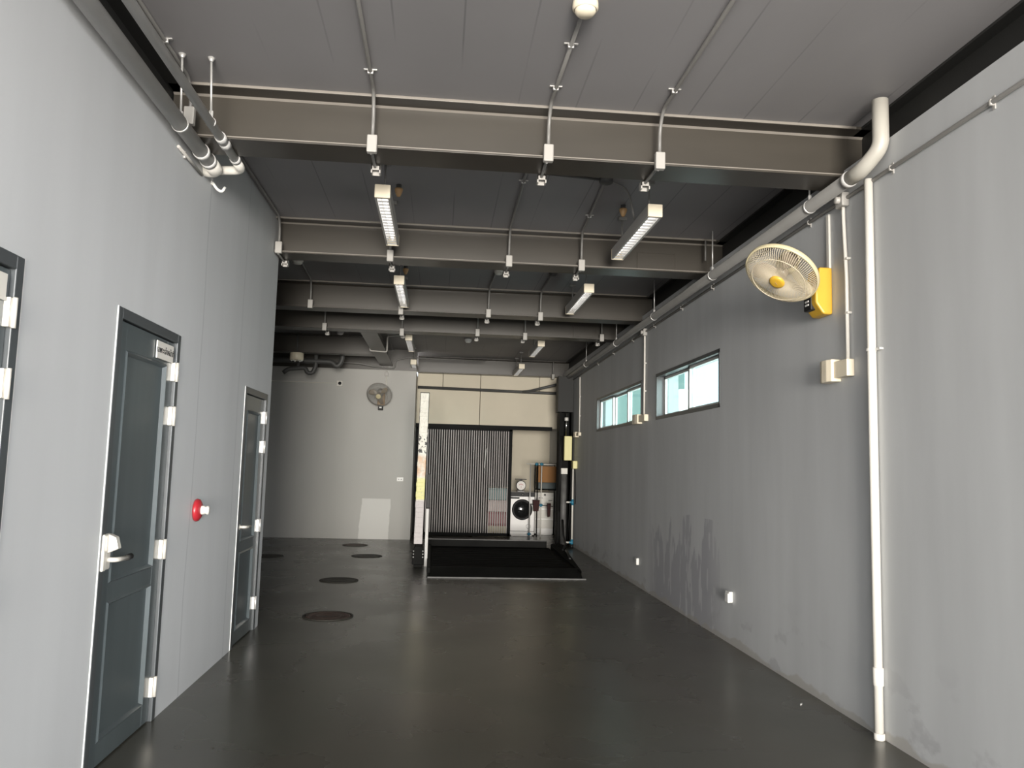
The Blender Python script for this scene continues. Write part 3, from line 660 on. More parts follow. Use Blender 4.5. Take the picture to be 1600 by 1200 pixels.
def wall_light(label, ya, yb_, z0, z1, yc, ztop, ybx, junction=True):
    # box on the wall with a deeper half-round shade on its far side, fed from above by a white conduit
    t = thing('wall_light', label, 'wall light', (XR, (ya+yb_)/2, (z0+z1)/2), 'cream wall lights on the right wall')
    ym = ya + (yb_-ya)*0.52
    bm = B(); box(bm, (XR-0.048, ya, z0+0.012), (XR-0.0005, ym+0.004, z1-0.010), 0.004); mesh('mount_box', bm, M_CREAM, t)
    bm = B(); prof = [(XR-0.0005, ym), (XR-0.062, ym), (XR-0.074, ym+(yb_-ym)*0.3), (XR-0.074, ym+(yb_-ym)*0.7), (XR-0.062, yb_), (XR-0.0005, yb_)]
    prism(bm, prof, 'z', z0-0.006, z1+0.006, 0.004); mesh('shade', bm, M_CREAM, t)
    bm = B(); tube(bm, [(XR-0.018, yc, z1-0.012), (XR-0.016, yc+0.004, (z1+ztop)/2), (XR-0.018, ybx, ztop-0.10), (XR-0.018, ybx, ztop-0.03)], 0.011, 10, 0.05); mesh('feed_conduit', bm, M_CREAMW, t, 'white feed conduit')
    for f in (0.28, 0.62):
        bm = B(); zz = z1+(ztop-z1)*f; cbox(bm, (XR-0.012, yc+0.002, zz), (0.028, 0.045, 0.014), 0.003); mesh('saddle_clip', bm, M_CREAMW, t)
    if junction:
        bm = B(); cbox(bm, (XR-0.024, ybx, ztop), (0.046, 0.085, 0.085), 0.006); lathe(bm, [(0.022, 0), (0.022, 0.02), (0.016, 0.024), (0, 0.024)], (XR-0.046, ybx, ztop), (-1, 0, 0), 16); mesh('junction_box', bm, M_CONDL, t)
wall_light('cream wall light with two-part case below the near fan, beside the white standpipe', 4.335, 4.63, 1.94, 2.062, 4.375, 3.02, 4.40)
wall_light('small cream wall light between the two clerestory windows', 8.88, 9.40, 1.92, 2.02, 9.0, 2.985, 9.0)
wall_light('far cream wall light beyond the last window near the lift column', 13.20, 13.62, 1.90, 1.98, 13.28, 2.955, 13.30, False)

t = thing('standpipe', 'tall white pipe standing on the floor against the right wall', 'pipe', (XR-0.03, 4.10, 0))
bm = B(); tube(bm, [(XR-0.029, 4.105, 0.0), (XR-0.029, 4.10, 3.04)], 0.0235, 16); mesh('pipe_run', bm, M_CREAMW, t)
for za, zb2 in ((0.0, 0.035), (0.275, 0.37), (2.06, 2.08)):
    bm = B(); lathe(bm, [(0.0235, 0), (0.028, 0.003), (0.028, zb2-za-0.003), (0.0235, zb2-za)], (XR-0.029, 4.103, za), (0, 0, 1), 18); mesh('collar', bm, M_CREAMW, t)
bm = B(); cbox(bm, (XR-0.012, 4.055, 2.07), (0.024, 0.05, 0.014), 0.003); mesh('pipe_clip', bm, M_ZINC, t)
t = thing('cable_trunking', 'flat white cable trunking running down the right wall to the near fan', 'trunking', (XR, 4.605, 2.8))
bm = B(); box(bm, (XR-0.014, 4.59, 2.62), (XR-0.0005, 4.622, 3.0), 0.002); mesh('trunking_cover', bm, M_CREAMW, t)
def socket(label, y, z, s=1.0, lid=True):
    t = thing('wall_socket', label, 'socket', (XR, y, z), 'white sockets low on the right wall')
    bm = B(); cbox(bm, (XR-0.016, y, z), (0.031, 0.085*s, 0.085*s), 0.004); mesh('back_box', bm, M_WHITE, t)
    if lid:
        bm = B(); cbox(bm, (XR-0.040, y-0.028, z-0.004), (0.020, 0.07, 0.075), 0.006); mesh('lid', bm, M_WHITE, t)
socket('white surface socket low on the right wall before the standpipe', 6.30, 0.377)
socket('small white socket low on the right wall left of the damp stains', 9.28, 0.295, 0.9, False)

# ------------------------------------------------------------------ fans
def make_fan(label, C, N, mount, wire, badge, body, yellow, n_wires=96, far=False):
    C, N = Vector(C), Vector(N).normalized(); R = 0.222
    t = thing('wall_fan', label, 'fan', mount, 'wall fans')
    u, v, a = frame_of(N)
    def P(r, ang, h): return C + (u*math.cos(ang) + v*math.sin(ang))*r + a*h
    bm = B()
    for k in range(n_wires):                               # front guard wires, swirled
        an = 2*PI*k/n_wires
        tube(bm, [P(0.045, an-0.25, 0.072), P(0.11, an-0.10, 0.070), P(0.17, an-0.03, 0.058), P(0.205, an, 0.035), P(R, an, 0.002)], 0.0015 if not far else 0.0016, 4, cap=False)
    for rr, hh in ((0.165, 0.060),):
        lathe(bm, [(rr-0.002, hh-0.002), (rr+0.002, hh-0.002), (rr+0.002, hh+0.002), (rr-0.002, hh+0.002)], C, N, 64, True)
    mesh('front_guard', bm, wire, t)
    bm = B()
    for k in range(n_wires*2//3):
        an = 2*PI*k/(n_wires*2//3)
        tube(bm, [P(0.06, an, -0.075), P(0.13, an, -0.072), P(0.19, an, -0.052), P(R, an, -0.006)], 0.0015 if not far else 0.0016, 4, cap=False)
    mesh('rear_guard', bm, wire, t)
    bm = B(); lathe(bm, [(R-0.004, -0.017), (R+0.003, -0.017), (R+0.006, -0.010), (R+0.006, 0.008), (R+0.002, 0.014), (R-0.004, 0.014)], C, N, 72, True); mesh('rim', bm, body, t)
    bm = B(); lathe(bm, [(0.047, 0.068), (0.047, 0.078), (0.040, 0.086), (0.030, 0.088), (0, 0.089)], C, N, 32); hub = mesh('hub_badge', bm, badge, t, 'yellow round badge')
    bm = B()
    p0 = C + a*0.0895; s = 0.012
    rr_ = Matrix((u, v, a)).transposed()
    cbox(bm, p0, (0.004, 0.020, 0.002), 0, rr_); mesh('badge_mark', bm, M_TAN, hub)
    for k in range(3):
        bm = B(); base = 2*PI*k/3 + 0.5
        rows = []
        for i in range(7):
            r = 0.03 + (0.19-0.03)*i/6; w0 = 0.30 + 0.55*math.sin(PI*min(1, (i+0.6)/6.5))
            rows.append([(P(r, base + w0*(j/5-0.5) + 0.25*i/6, -0.01 + 0.028*(j/5-0.5))) for j in range(6)])
        top = [[bm.verts.new(p + a*0.0012) for p in r] for r in rows]; bot = [[bm.verts.new(p - a*0.0012) for p in r] for r in rows]
        for i in range(6):
            for j in range(5):
                bm.faces.new((top[i][j], top[i+1][j], top[i+1][j+1], top[i][j+1])).smooth = True
                bm.faces.new((bot[i][j], bot[i][j+1], bot[i+1][j+1], bot[i+1][j])).smooth = True
        ed = [(i, 0) for i in range(7)] + [(6, j) for j in range(1, 6)] + [(i, 5) for i in range(5, -1, -1)] + [(0, j) for j in range(4, 0, -1)]
        for (i, j), (i2, j2) in zip(ed, ed[1:]+ed[:1]): bm.faces.new((top[i][j], top[i2][j2], bot[i2][j2], bot[i][j]))
        mesh('blade', bm, M_BLADE, t)
    bm = B(); lathe(bm, [(0, 0.02), (0.034, 0.02), (0.036, -0.02), (0.03, -0.024), (0, -0.024)], C, N, 24); mesh('blade_hub', bm, M_BLADE, t)
    bm = B(); lathe(bm, [(0.0, -0.055), (0.062, -0.06), (0.066, -0.085), (0.062, -0.14), (0.045, -0.165), (0, -0.17)], C, N, 32); mesh('motor_housing', bm, body, t)
    return t, C - a*0.12
YC = M_YCREAM
fan, tail = make_fan('cream wall fan with yellow bracket high on the right wall, tilted down', (2.045, 4.545, 2.592), (-0.536, -0.294, -0.789), (XR, 4.66, 2.5), M_WIRE, M_YELLOW, YC, M_YELLOW)
bm = B(); tube(bm, [tail, (2.19, 4.64, 2.60), (2.30, 4.66, 2.50)], [0.026]*2+[0.032] if False else 0.026, 14, 0.05); mesh('arm', bm, YC, fan)
bm = B()
prism(bm, [(XR-0.0005, 2.36), (XR-0.0005, 2.655), (XR-0.085, 2.655), (XR-0.085, 2.56), (XR-0.11, 2.50), (XR-0.11, 2.43), (XR-0.06, 2.36)], 'y', 4.575, 4.735, 0.012)
br = mesh('bracket', bm, M_YELLOW, fan, 'yellow wall bracket')
bm = B(); box(bm, (XR-0.117, 4.63, 2.395), (XR-0.065, 4.728, 2.485), 0.008); sw = mesh('switch_panel', bm, M_BLACK, br)
bm = B(); box(bm, (XR-0.121, 4.655, 2.425), (XR-0.112, 4.70, 2.437), 0.002); box(bm, (XR-0.121, 4.655, 2.447), (XR-0.112, 4.70, 2.459), 0.002); mesh('switch_button', bm, M_WHITE, sw)
fan2, tail = make_fan('dusty grey wall fan on the back wall, facing forward and tilted down', (-1.105, 14.18, 2.575), (-0.12, -0.86, -0.5), (-1.08, YB, 2.5), M_WIREG, M_YCREAM, M_WIREG, M_YELLOW, 60, True)
bm = B(); tube(bm, [tail, (-1.09, 14.36, 2.58), (-1.08, 14.44, 2.50)], 0.024, 12, 0.04); mesh('arm', bm, M_YCREAM, fan2)
bm = B(); box(bm, (-1.15, YB-0.09, 2.40), (-1.02, YB-0.0005, 2.62), 0.012); br = mesh('bracket', bm, M_TAN, fan2)
bm = B(); box(bm, (-1.135, YB-0.10, 2.315), (-1.045, YB-0.02, 2.41), 0.008); sw = mesh('switch_panel', bm, M_BLACK, br)
bm = B(); box(bm, (-1.112, YB-0.104, 2.35), (-1.068, YB-0.096, 2.375), 0.002); mesh('switch_button', bm, M_WHITE, sw)
t = thing('fan_cable', 'thin white conduit with small box above the back wall fan', 'conduit', (-1.0, YB, 2.9))
bm = B(); tube(bm, [(-1.01, YB-0.012, 3.05), (-1.01, YB-0.012, 2.55)], 0.009, 8); mesh('conduit_pipe', bm, M_CREAMW, t)
bm = B(); cbox(bm, (-1.01, YB-0.02, 2.985), (0.06, 0.038, 0.075), 0.004); mesh('junction_box', bm, M_CONDL, t)

# ------------------------------------------------------------------ back wall fittings
t = thing('round_socket', 'white square outlet with black round centre high on the back wall', 'socket', (-1.85, YB, 2.785))
bm = B(); cbox(bm, (-1.85, YB-0.016, 2.785), (0.105, 0.03, 0.105), 0.010); mesh('plate', bm, M_CREAMW, t)
bm = B(); lathe(bm, [(0, 0.008), (0.026, 0.008), (0.030, 0.0)], (-1.845, YB-0.031, 2.785), (0, -1, 0), 20); mesh('outlet_hole', bm, M_BLACK, t)
bm = B(); tube(bm, [(-1.90, YB-0.010, 2.785), (-5.5, YB-0.010, 2.80)], 0.008, 8); mesh('feed_conduit', bm, M_CREAMW, t)
t = thing('wall_socket', 'white double socket at waist height on the back wall beside the lift post', 'socket', (-0.69, YB, 1.077))
bm = B(); cbox(bm, (-0.69, YB-0.006, 1.077), (0.118, 0.011, 0.072), 0.004); mesh('plate', bm, M_WHITE, t)
for dx in (-0.022, 0.022):
    bm = B(); cbox(bm, (-0.69+dx, YB-0.012, 1.077), (0.020, 0.003, 0.020), 0.001); mesh('socket_hole', bm, M_COND, t)
t = thing('drum_lamp', 'cream drum-shaped lamp hanging in the left recess by the dark pipes', 'ceiling light', (-2.36, 12.95, 3.0))
bm = B(); lathe(bm, [(0, 0.12), (0.105, 0.12), (0.11, 0.115), (0.11, 0.0), (0.10, -0.004), (0.095, 0.0), (0.0, 0.01)], (-2.36, 12.95, 2.99), (0, 0, 1), 32); mesh('drum_shade', bm, M_CREAM, t)
for k in range(6):
    a_ = k*PI/3; p_ = Vector((-2.36+0.08*math.cos(a_), 12.95+0.08*math.sin(a_), 2.995))
    bm = B(); lathe(bm, [(0, 0.024), (0.010, 0.022), (0.016, 0.012), (0.014, 0.0)], p_, (0, 0, -1), 12); mesh('bulb', bm, M_WHITE, t)
bm = B(); tube(bm, [(-2.36, 12.95, 3.10), (-2.36, 12.95, ZC)], 0.012, 10); mesh('stem', bm, M_PIPEDK, t)
t = thing('drain_pipe', 'dark grey drain pipe with traps high in the left recess', 'pipe', (-2.3, 13.5, 3.0))
bm = B(); tube(bm, [(-5.5, 13.45, 3.045), (-1.86, 13.45, 3.045), (-1.78, 13.45, 2.955), (-1.70, 13.45, 3.05), (-1.66, 13.45, 3.40)], 0.042, 16, 0.07); mesh('pipe_run', bm, M_PIPEDK, t)
bm = B(); tube(bm, [(-2.66, 13.45, 2.83), (-2.58, 13.45, 2.90), (-2.30, 13.45, 2.93), (-2.26, 13.45, 2.84), (-2.18, 13.45, 2.84), (-2.13, 13.45, 2.95), (-2.13, 13.45, 3.40)], 0.036, 14, 0.05); mesh('trap', bm, M_PIPEDK, t)
bm = B(); tube(bm, [(-2.42, 13.45, 2.93), (-2.42, 13.45, 3.42)], 0.024, 10); mesh('riser', bm, M_PIPEDK, t)
t = thing('thin_conduit', 'thin grey conduit looping under the lengthwise beam to the back wall fan', 'conduit', (-1.0, 14.2, 3.1))
bm = B(); tube(bm, [(-1.9, 14.30, 3.15), (-1.50, 14.30, 3.14), (-1.24, 14.32, 3.10), (-1.02, 14.40, 3.085), (-0.86, 14.43, 3.085), (-0.86, 14.43, 3.24), (-0.62, 14.43, 3.30), (0.8, 14.60, 3.31)], 0.012, 10, 0.06); mesh('conduit_pipe', bm, M_COND, t)
t = thing('thin_conduit', 'short pale conduit clipped across the underside of the lengthwise beam', 'conduit', (-0.95, 12.45, 3.11))
bm = B(); tube(bm, [(-1.14, 12.40, 3.17), (-1.14, 12.40, 3.115), (-0.88, 12.46, 3.115), (-0.88, 12.46, 3.36), (-0.60, 12.46, 3.40)], 0.013, 10, 0.03); mesh('conduit_pipe', bm, M_CONDL, t)

# ------------------------------------------------------------------ manhole covers
def manhole(x, y, r, M, label):
    t = thing('manhole_cover', label, 'manhole cover', (x, y, 0), 'round manhole covers in the floor')
    bm = B(); lathe(bm, [(r, 0.0), (r+0.018, 0.0), (r+0.018, 0.006), (r+0.002, 0.007), (r, 0.006)], (x, y, 0.0005), (0, 0, 1), 56, True); mesh('rim', bm, M_IRONDK, t)
    bm = B(); lathe(bm, [(0, 0.0), (r-0.004, 0.0), (r-0.004, 0.005), (r-0.03, 0.006), (r-0.035, 0.004), (r*0.55, 0.004), (r*0.52, 0.006), (r*0.48, 0.006), (r*0.45, 0.004), (0, 0.004)], (x, y, 0.0005), (0, 0, 1), 56); mesh('lid', bm, M, t)
manhole(-0.937, 7.32, 0.205, M_IRON, 'rusty brown manhole cover, nearest of those in the dark floor')
manhole(-1.107, 9.47, 0.205, M_IRONDK, 'dark manhole cover second nearest, behind the rusty one')
manhole(-1.005, 11.9, 0.205, M_IRONDK, 'dark manhole cover in front of the pale wall patch')
manhole(-2.39, 11.72, 0.20, M_IRONDK, 'dark manhole cover half hidden behind the left wall end')
manhole(-1.33, 13.4, 0.19, M_IRON, 'farthest brown manhole cover just before the back wall')

# ------------------------------------------------------------------ parking lift
t = thing('parking_lift', 'black steel vehicle lift platform with white wrapped left post on the floor', 'vehicle lift', (0.85, 11.2, 0))
PX0, PX1, PY0, PY1 = -0.08, 1.82, 9.78, 12.75
bm = B(); box(bm, (PX0, PY0+0.26, 0.0), (PX1-0.02, PY1-0.03, 0.082), 0.004)
for k in range(9):
    yy = PY0+0.42+k*0.27; box(bm, (PX0+0.05, yy, 0.080), (PX1-0.08, yy+0.022, 0.088), 0.002)
deck = mesh('deck', bm, M_RUBBER, t)
bm = B(); prism(bm, [(PY0, 0.0), (PY0, 0.010), (PY0+0.24, 0.105), (PY0+0.30, 0.100), (PY0+0.30, 0.0)], 'x', PX0, PX1, 0.002); mesh('front_ramp', bm, M_BLKSTEEL, t)
bm = B(); box(bm, (PX0-0.01, PY0-0.015, 0.0), (PX1+0.04, PY0+0.004, 0.016), 0.002); mesh('ramp_edge', bm, M_DKSTEEL, t, 'worn bright steel edge')
bm = B(); box(bm, (PX0-0.05, PY1-0.03, 0.0), (PX1-0.05, PY1, 0.188), 0.003); rl = mesh('rear_stop', bm, M_BLKSTEEL, t)
bm = B(); box(bm, (PX0-0.05, PY1-0.034, 0.182), (PX1-0.05, PY1+0.004, 0.196), 0.003); mesh('stop_edge', bm, M_DKSTEEL, rl)
bm = B(); prism(bm, [(PX0-0.02, PY0+0.1), (PX0+0.02, PY0+0.1), (PX0, PY1), (PX0-0.06, PY1)], 'z', 0.0, 0.11, 0.003); mesh('side_rail', bm, M_BLKSTEEL, t)
bm = B(); outl = [(1.79, 9.95), (1.825, 9.9), (1.90, 10.9), (1.99, 11.9), (2.12, 13.0), (2.17, 13.7), (2.02, 13.75), (1.86, 12.9), (1.79, 12.0)]
A = [bm.verts.new((x, y, 0)) for x, y in outl]; Hh = [0.10, 0.09, 0.10, 0.09, 0.07, 0.05, 0.05, 0.12, 0.14]
Bv = [bm.verts.new((x, y, h)) for (x, y), h in zip(outl, Hh)]
bm.faces.new(A[::-1]); bm.faces.new(Bv)
for k in range(len(A)): bm.faces.new((A[k], A[(k+1) % len(A)], Bv[(k+1) % len(A)], Bv[k]))
mesh('side_rail', bm, M_RUBBER, t)  # one black wedge standing for hoses, floor arms and shadow
bm = B(); tube(bm, [(1.95, 12.2, 0.10), (2.06, 12.6, 0.17), (2.14, 13.1, 0.10), (2.18, 13.6, 0.20), (2.2, 13.85, 0.45)], 0.018, 10, 0.1); tube(bm, [(1.86, 11.0, 0.11), (1.92, 11.6, 0.14), (1.98, 12.1, 0.11)], 0.016, 10, 0.08); mesh('hose', bm, M_BLACK, t)
# left post
LY = 10.83
bm = B(); vs = box(bm, (-0.062, LY-0.05, 0.30), (0.052, LY+0.05, 2.335), 0.006)
for k in range(14):
    cbox(bm, (-0.005+random.uniform(-.006, .006), LY-0.047, 0.42+k*0.135), (0.112, 0.014, random.uniform(0.05, 0.12)), 0.006)
for v in bm.verts: v.co.x += -0.235 + (v.co.z-0.30)*0.009
post = mesh('post', bm, M_WRAP, t, 'post in torn white wrap')
bm = B()
for dx in (-0.064, 0.054):
    vs = box(bm, (dx-0.004, LY-0.04, 1.78), (dx+0.004, LY+0.05, 2.345))
box(bm, (-0.064, LY-0.045, 2.335), (0.054, LY+0.05, 2.345))
for v in bm.verts: v.co.x += -0.235 + (v.co.z-0.30)*0.009
mesh('post_channel', bm, M_BLACK, post)
bm = B(); box(bm, (-0.29, LY-0.07, 0.0), (-0.17, LY+0.08, 0.03), 0.004); box(bm, (-0.285, LY-0.05, 0.03), (-0.175, LY+0.06, 0.30), 0.02); base = mesh('post_base', bm, M_BLKSTEEL, t)
bm = B(); prism(bm, [(-0.31, 0.03), (-0.155, 0.03), (-0.155, 0.22), (-0.19, 0.275), (-0.275, 0.275), (-0.31, 0.22)], 'y', LY-0.075, LY-0.045, 0.006); mesh('base_bracket', bm, M_BLKSTEEL, base)
for bx in (-0.295, -0.17):
    for bz in (0.13, 0.17, 0.21):
        bm = B(); lathe(bm, [(0, 0.012), (0.008, 0.011), (0.0105, 0.0)], (bx, LY-0.075, bz), (0, -1, 0), 12); mesh('bolt', bm, M_ZINC, base)
bm = B(); box(bm, (-0.150, LY-0.02, 0.0), (-0.108, LY+0.03, 0.77), 0.004); mesh('guide_bar', bm, M_PIPE, t, 'bright steel guide bar')
bm = B(); box(bm, (-0.150, LY-0.02, 0.78), (-0.100, LY+0.03, 1.24), 0.008); mesh('guide_cover', bm, M_BLACK, t)
# right post
RX, RY = 2.27, 14.0
bm = B(); box(bm, (2.13, 13.98, 0.0), (2.165, 14.25, 2.36), 0.003); box(bm, (2.345, 13.98, 0.0), (2.38, 14.25, 2.36), 0.003); box(bm, (2.13, 14.22, 0.0), (2.38, 14.25, 2.36), 0.003); rp = mesh('post', bm, M_BLKSTEEL, t, 'black channel post')
bm = B(); tube(bm, [(2.225, 13.96, 0.02), (2.225, 13.96, 1.30)], 0.055, 18); mesh('hydraulic_cylinder', bm, M_DKSTEEL, rp, 'grey hydraulic cylinder')
bm = B(); tube(bm, [(2.245, 13.96, 1.92), (2.255, 13.96, 2.34)], 0.016, 14); rod = mesh('piston_rod', bm, M_CHROME, rp, 'chrome piston rod')
bm = B(); tube(bm, [(2.252, 13.96, 2.20), (2.253, 13.96, 2.26)], 0.036, 16); mesh('rod_collar', bm, M_WHITE, rod)
bm = B(); cbox(bm, (2.275, 13.90, 1.71), (0.135, 0.10, 0.43), 0.006); mesh('control_box', bm, M_YBOX, rp, 'pale yellow control box')
bm = B(); cbox(bm, (2.215, 13.88, 1.305), (0.115, 0.06, 0.105), 0.006); mesh('switch_box', bm, M_CREAMW, rp, 'white switch box')
bm = B(); tube(bm, [(2.16, 13.94, 1.92), (2.15, 13.94, 1.65), (2.17, 13.93, 1.50), (2.155, 13.94, 1.30), (2.15, 13.95, 0.6)], 0.009, 8, 0.1); tube(bm, [(2.33, 13.93, 1.5), (2.35, 13.93, 1.1), (2.33, 13.94, 0.5), (2.31, 13.95, 0.1)], 0.008, 8, 0.1); mesh('cable', bm, M_BLACK, rp)
# building column above the lift post
t = thing('column_head', 'dark grey steel column head above the right lift post', 'column', (2.24, 14.2, 2.36))
bm = B(); box(bm, (2.10, 14.0, 2.362), (2.383, 14.26, ZB-0.12), 0.004); mesh('casing', bm, M_COLHEAD, t)
t = thing('outlet_box', 'pale yellow outlet box on the right wall beside the lift post', 'socket', (XR, 13.55, 1.41))
bm = B(); cbox(bm, (XR-0.04, 13.57, 1.42), (0.078, 0.14, 0.135), 0.008); mesh('case', bm, M_YBOX, t)
bm = B(); tube(bm, [(XR-0.04, 13.52, 1.36), (XR-0.03, 13.45, 1.0), (XR-0.03, 13.48, 0.75)], 0.006, 8, 0.1); mesh('cable', bm, M_BLACK, t)
t = thing('water_pipe', 'white water pipe with blue fittings standing beside the lift post', 'pipe', (2.31, 13.5, 0))
bm = B(); tube(bm, [(2.31, 13.50, 0.06), (2.31, 13.50, 1.35)], 0.016, 12); mesh('pipe_run', bm, M_CREAMW, t)
for z in (0.10, 0.78):
    bm = B(); tube(bm, [(2.31, 13.50, z-0.05), (2.31, 13.50, z+0.05)], 0.022, 12); tube(bm, [(2.31, 13.50, z), (2.26, 13.49, z)], 0.02, 12); ft = mesh('fitting', bm, M_BLUE, t, 'blue pipe fitting')
    bm = B(); tube(bm, [(2.26, 13.49, z), (2.20, 13.48, z)], 0.015, 12); mesh('stub', bm, M_CREAMW, ft)
bm = B(); tube(bm, [(2.31, 13.50, 0.0), (2.31, 13.50, 0.07)], 0.028, 12); mesh('foot', bm, M_BLACK, t)

# ------------------------------------------------------------------ slatted sliding door and rail
bm = B(); box(bm, (-0.47, YDOOR-0.03, 2.075), (2.2, YDOOR+0.05, 2.15), 0.003); struct('trim_3', bm, M_SLATK)
bm = B(); x0, x1 = -0.46, 1.42
box(bm, (x0, YDOOR-0.02, 0.012), (x0+0.035, YDOOR+0.02, 2.075), 0.003); box(bm, (x1-0.06, YDOOR-0.02, 0.012), (x1, YDOOR+0.02, 2.075), 0.003)
box(bm, (x0, YDOOR-0.02, 0.012), (x1, YDOOR+0.02, 0.07), 0.003); box(bm, (x0, YDOOR-0.02, 2.04), (x1, YDOOR+0.02, 2.075), 0.003)
dr = struct('door_4', bm, M_SLATK, None)
bm = B(); k = 0; x = x0+0.05
while x < x1-0.075:
    box(bm, (x, YDOOR-0.016, 0.06), (x+0.019, YDOOR+0.012, 2.05), 0.002); x += 0.0447
mesh('slat_screen', bm, M_SLAT, dr, 'grey vertical slats')
bm = B(); tube(bm, [(0.90, YDOOR-0.02, 1.30), (0.885, YDOOR-0.05, 1.33), (0.905, YDOOR-0.05, 1.68), (0.90, YDOOR-0.02, 1.70)], 0.010, 10, 0.03); mesh('pull_handle', bm, M_WHITE, dr, 'white pull handle')
bm = B(); box(bm, (-0.44, YDOOR+0.022, 0.06), (0.93, YDOOR+0.028, 2.05)); box(bm, (0.93, YDOOR+0.022, 0.96), (1.37, YDOOR+0.028, 2.05)); mesh('backing_sheet', bm, M_SLATK, dr)
t = thing('wall_pipe', 'dark grey pipe along the beige boards above the slatted door, forked at right', 'pipe', (0.8, YDOOR, 2.82))
bm = B(); tube(bm, [(-0.46, YDOOR+0.02, 2.855), (2.1, YDOOR+0.02, 2.825), (2.33, YDOOR-0.02, 2.82)], 0.030, 14); mesh('pipe_run', bm, M_PIPEDK, t)
bm = B(); tube(bm, [(1.60, YDOOR+0.0, 2.835), (1.75, YDOOR-0.06, 2.85), (2.285, 15.0, 2.975)], 0.026, 14, 0.05); mesh('branch', bm, M_PIPEDK, t)

# ------------------------------------------------------------------ laundry behind the slatted door
def washer(x0, x1, y, h, label, dark=True):
    t = thing('washing_machine', label, 'washing machine', ((x0+x1)/2, y+0.3, 0)); xc = (x0+x1)/2
    bm = B(); box(bm, (x0, y, 0.02), (x1, y+0.58, h), 0.012); box(bm, (x0+0.04, y+0.02, 0.0), (x1-0.04, y+0.5, 0.03)); mesh('cabinet', bm, M_WHITEPAINT, t)
    bm = B(); box(bm, (x0+0.004, y-0.012, h-0.09), (x1-0.004, y+0.01, h-0.004), 0.004); cpn = mesh('control_panel', bm, M_BLACK if dark else M_CREAMW, t)
    bm = B(); lathe(bm, [(0, 0.022), (0.020, 0.022), (0.024, 0.0)], (xc, y-0.012, h-0.047), (0, -1, 0), 20); mesh('dial', bm, M_CHROME, cpn)
    if dark:
        zc = 0.515; R = 0.205
        bm = B(); lathe(bm, [(R-0.06, 0.0), (R-0.06, 0.02), (R-0.03, 0.035), (R-0.005, 0.028), (R, 0.0)], (xc, y, zc), (0, -1, 0), 48); dd = mesh('door_ring', bm, M_BLACK, t, 'black door ring')
        bm = B(); lathe(bm, [(R-0.055, 0.016), (R-0.08, 0.040), (R-0.12, 0.055), (0, 0.06)], (xc, y, zc), (0, -1, 0), 48); mesh('door_glass', bm, M_FGLASS, dd)
        bm = B(); box(bm, (x0+0.012, y-0.004, h-0.135), (xc-0.06, y+0.004, h-0.100), 0.002); mesh('drawer', bm, M_BLACK, t)
        bm = B(); box(bm, (x0+0.002, y-0.003, 0.088), (x1-0.002, y+0.002, 0.098)); mesh('kick_line', bm, M_COND, t)
        bm = B(); lathe(bm, [(0.040, 0.001), (0.043, 0.002), (0.046, 0.001)], (xc+0.13, y, 0.19), (0, -1, 0), 28, True); mesh('filter_cap', bm, M_COND, t)
    else:
        for z0, z1 in ((0.13, 0.30), (0.33, 0.50), (0.53, h-0.1)):
            bm = B(); box(bm, (x0+0.02, y-0.012, z0), (x1-0.02, y+0.004, z1), 0.006); mesh('front_panel', bm, M_CREAMW, t)
        bm = B(); box(bm, (x0+0.08, y-0.014, h-0.12), (x0+0.16, y-0.010, h-0.10)); box(bm, (x1-0.13, y-0.014, h-0.17), (x1-0.05, y-0.010, h-0.15)); mesh('badge_strip', bm, M_COND, t)
    return t
WY = 15.68
washer(1.43, 1.925, WY, 0.86, 'white washing machine with round black door behind the slatted door')
washer(1.965, 2.375, WY+0.36, 0.85, 'white panelled machine with pale front, right of the round-door washer', False)
t = thing('kitchen_scale', 'round pale dial scale standing on the washing machine', 'scale', (1.655, WY+0.22, 0.86))
sx_, sy_ = 1.655, WY+0.10
bm = B(); box(bm, (sx_-0.075, sy_-0.01, 0.86), (sx_+0.075, sy_+0.16, 0.885), 0.006); tube(bm, [(sx_, sy_+0.075, 0.88), (sx_, sy_+0.075, 1.10)], 0.03, 12); mesh('body', bm, M_COND, t)
bm = B(); lathe(bm, [(0, 0.0), (0.098, 0.0), (0.102, 0.02), (0.095, 0.045), (0.088, 0.045)], (sx_, sy_+0.05, 0.985), (0, -1, 0), 40); mesh('case', bm, M_PIPEDK, t)
bm = B(); lathe(bm, [(0, 0.040), (0.089, 0.040)], (sx_, sy_+0.05, 0.985), (0, -1, 0), 40); dl = mesh('dial', bm, M_DIAL, t)
bm = B()
for an in range(5):
    a_ = PI/2 + (an-2)*0.5; cbox(bm, (sx_+0.04*math.cos(a_), sy_+0.008, 0.975+0.04*math.sin(a_)), (0.018, 0.002, 0.012))
cbox(bm, (sx_, sy_+0.007, 0.96), (0.006, 0.002, 0.055)); mesh('needle', bm, M_RED, dl)
bm = B(); box(bm, (sx_-0.11, sy_+0.0, 1.10), (sx_+0.11, sy_+0.18, 1.118), 0.006); mesh('pan', bm, M_PIPEDK, t)
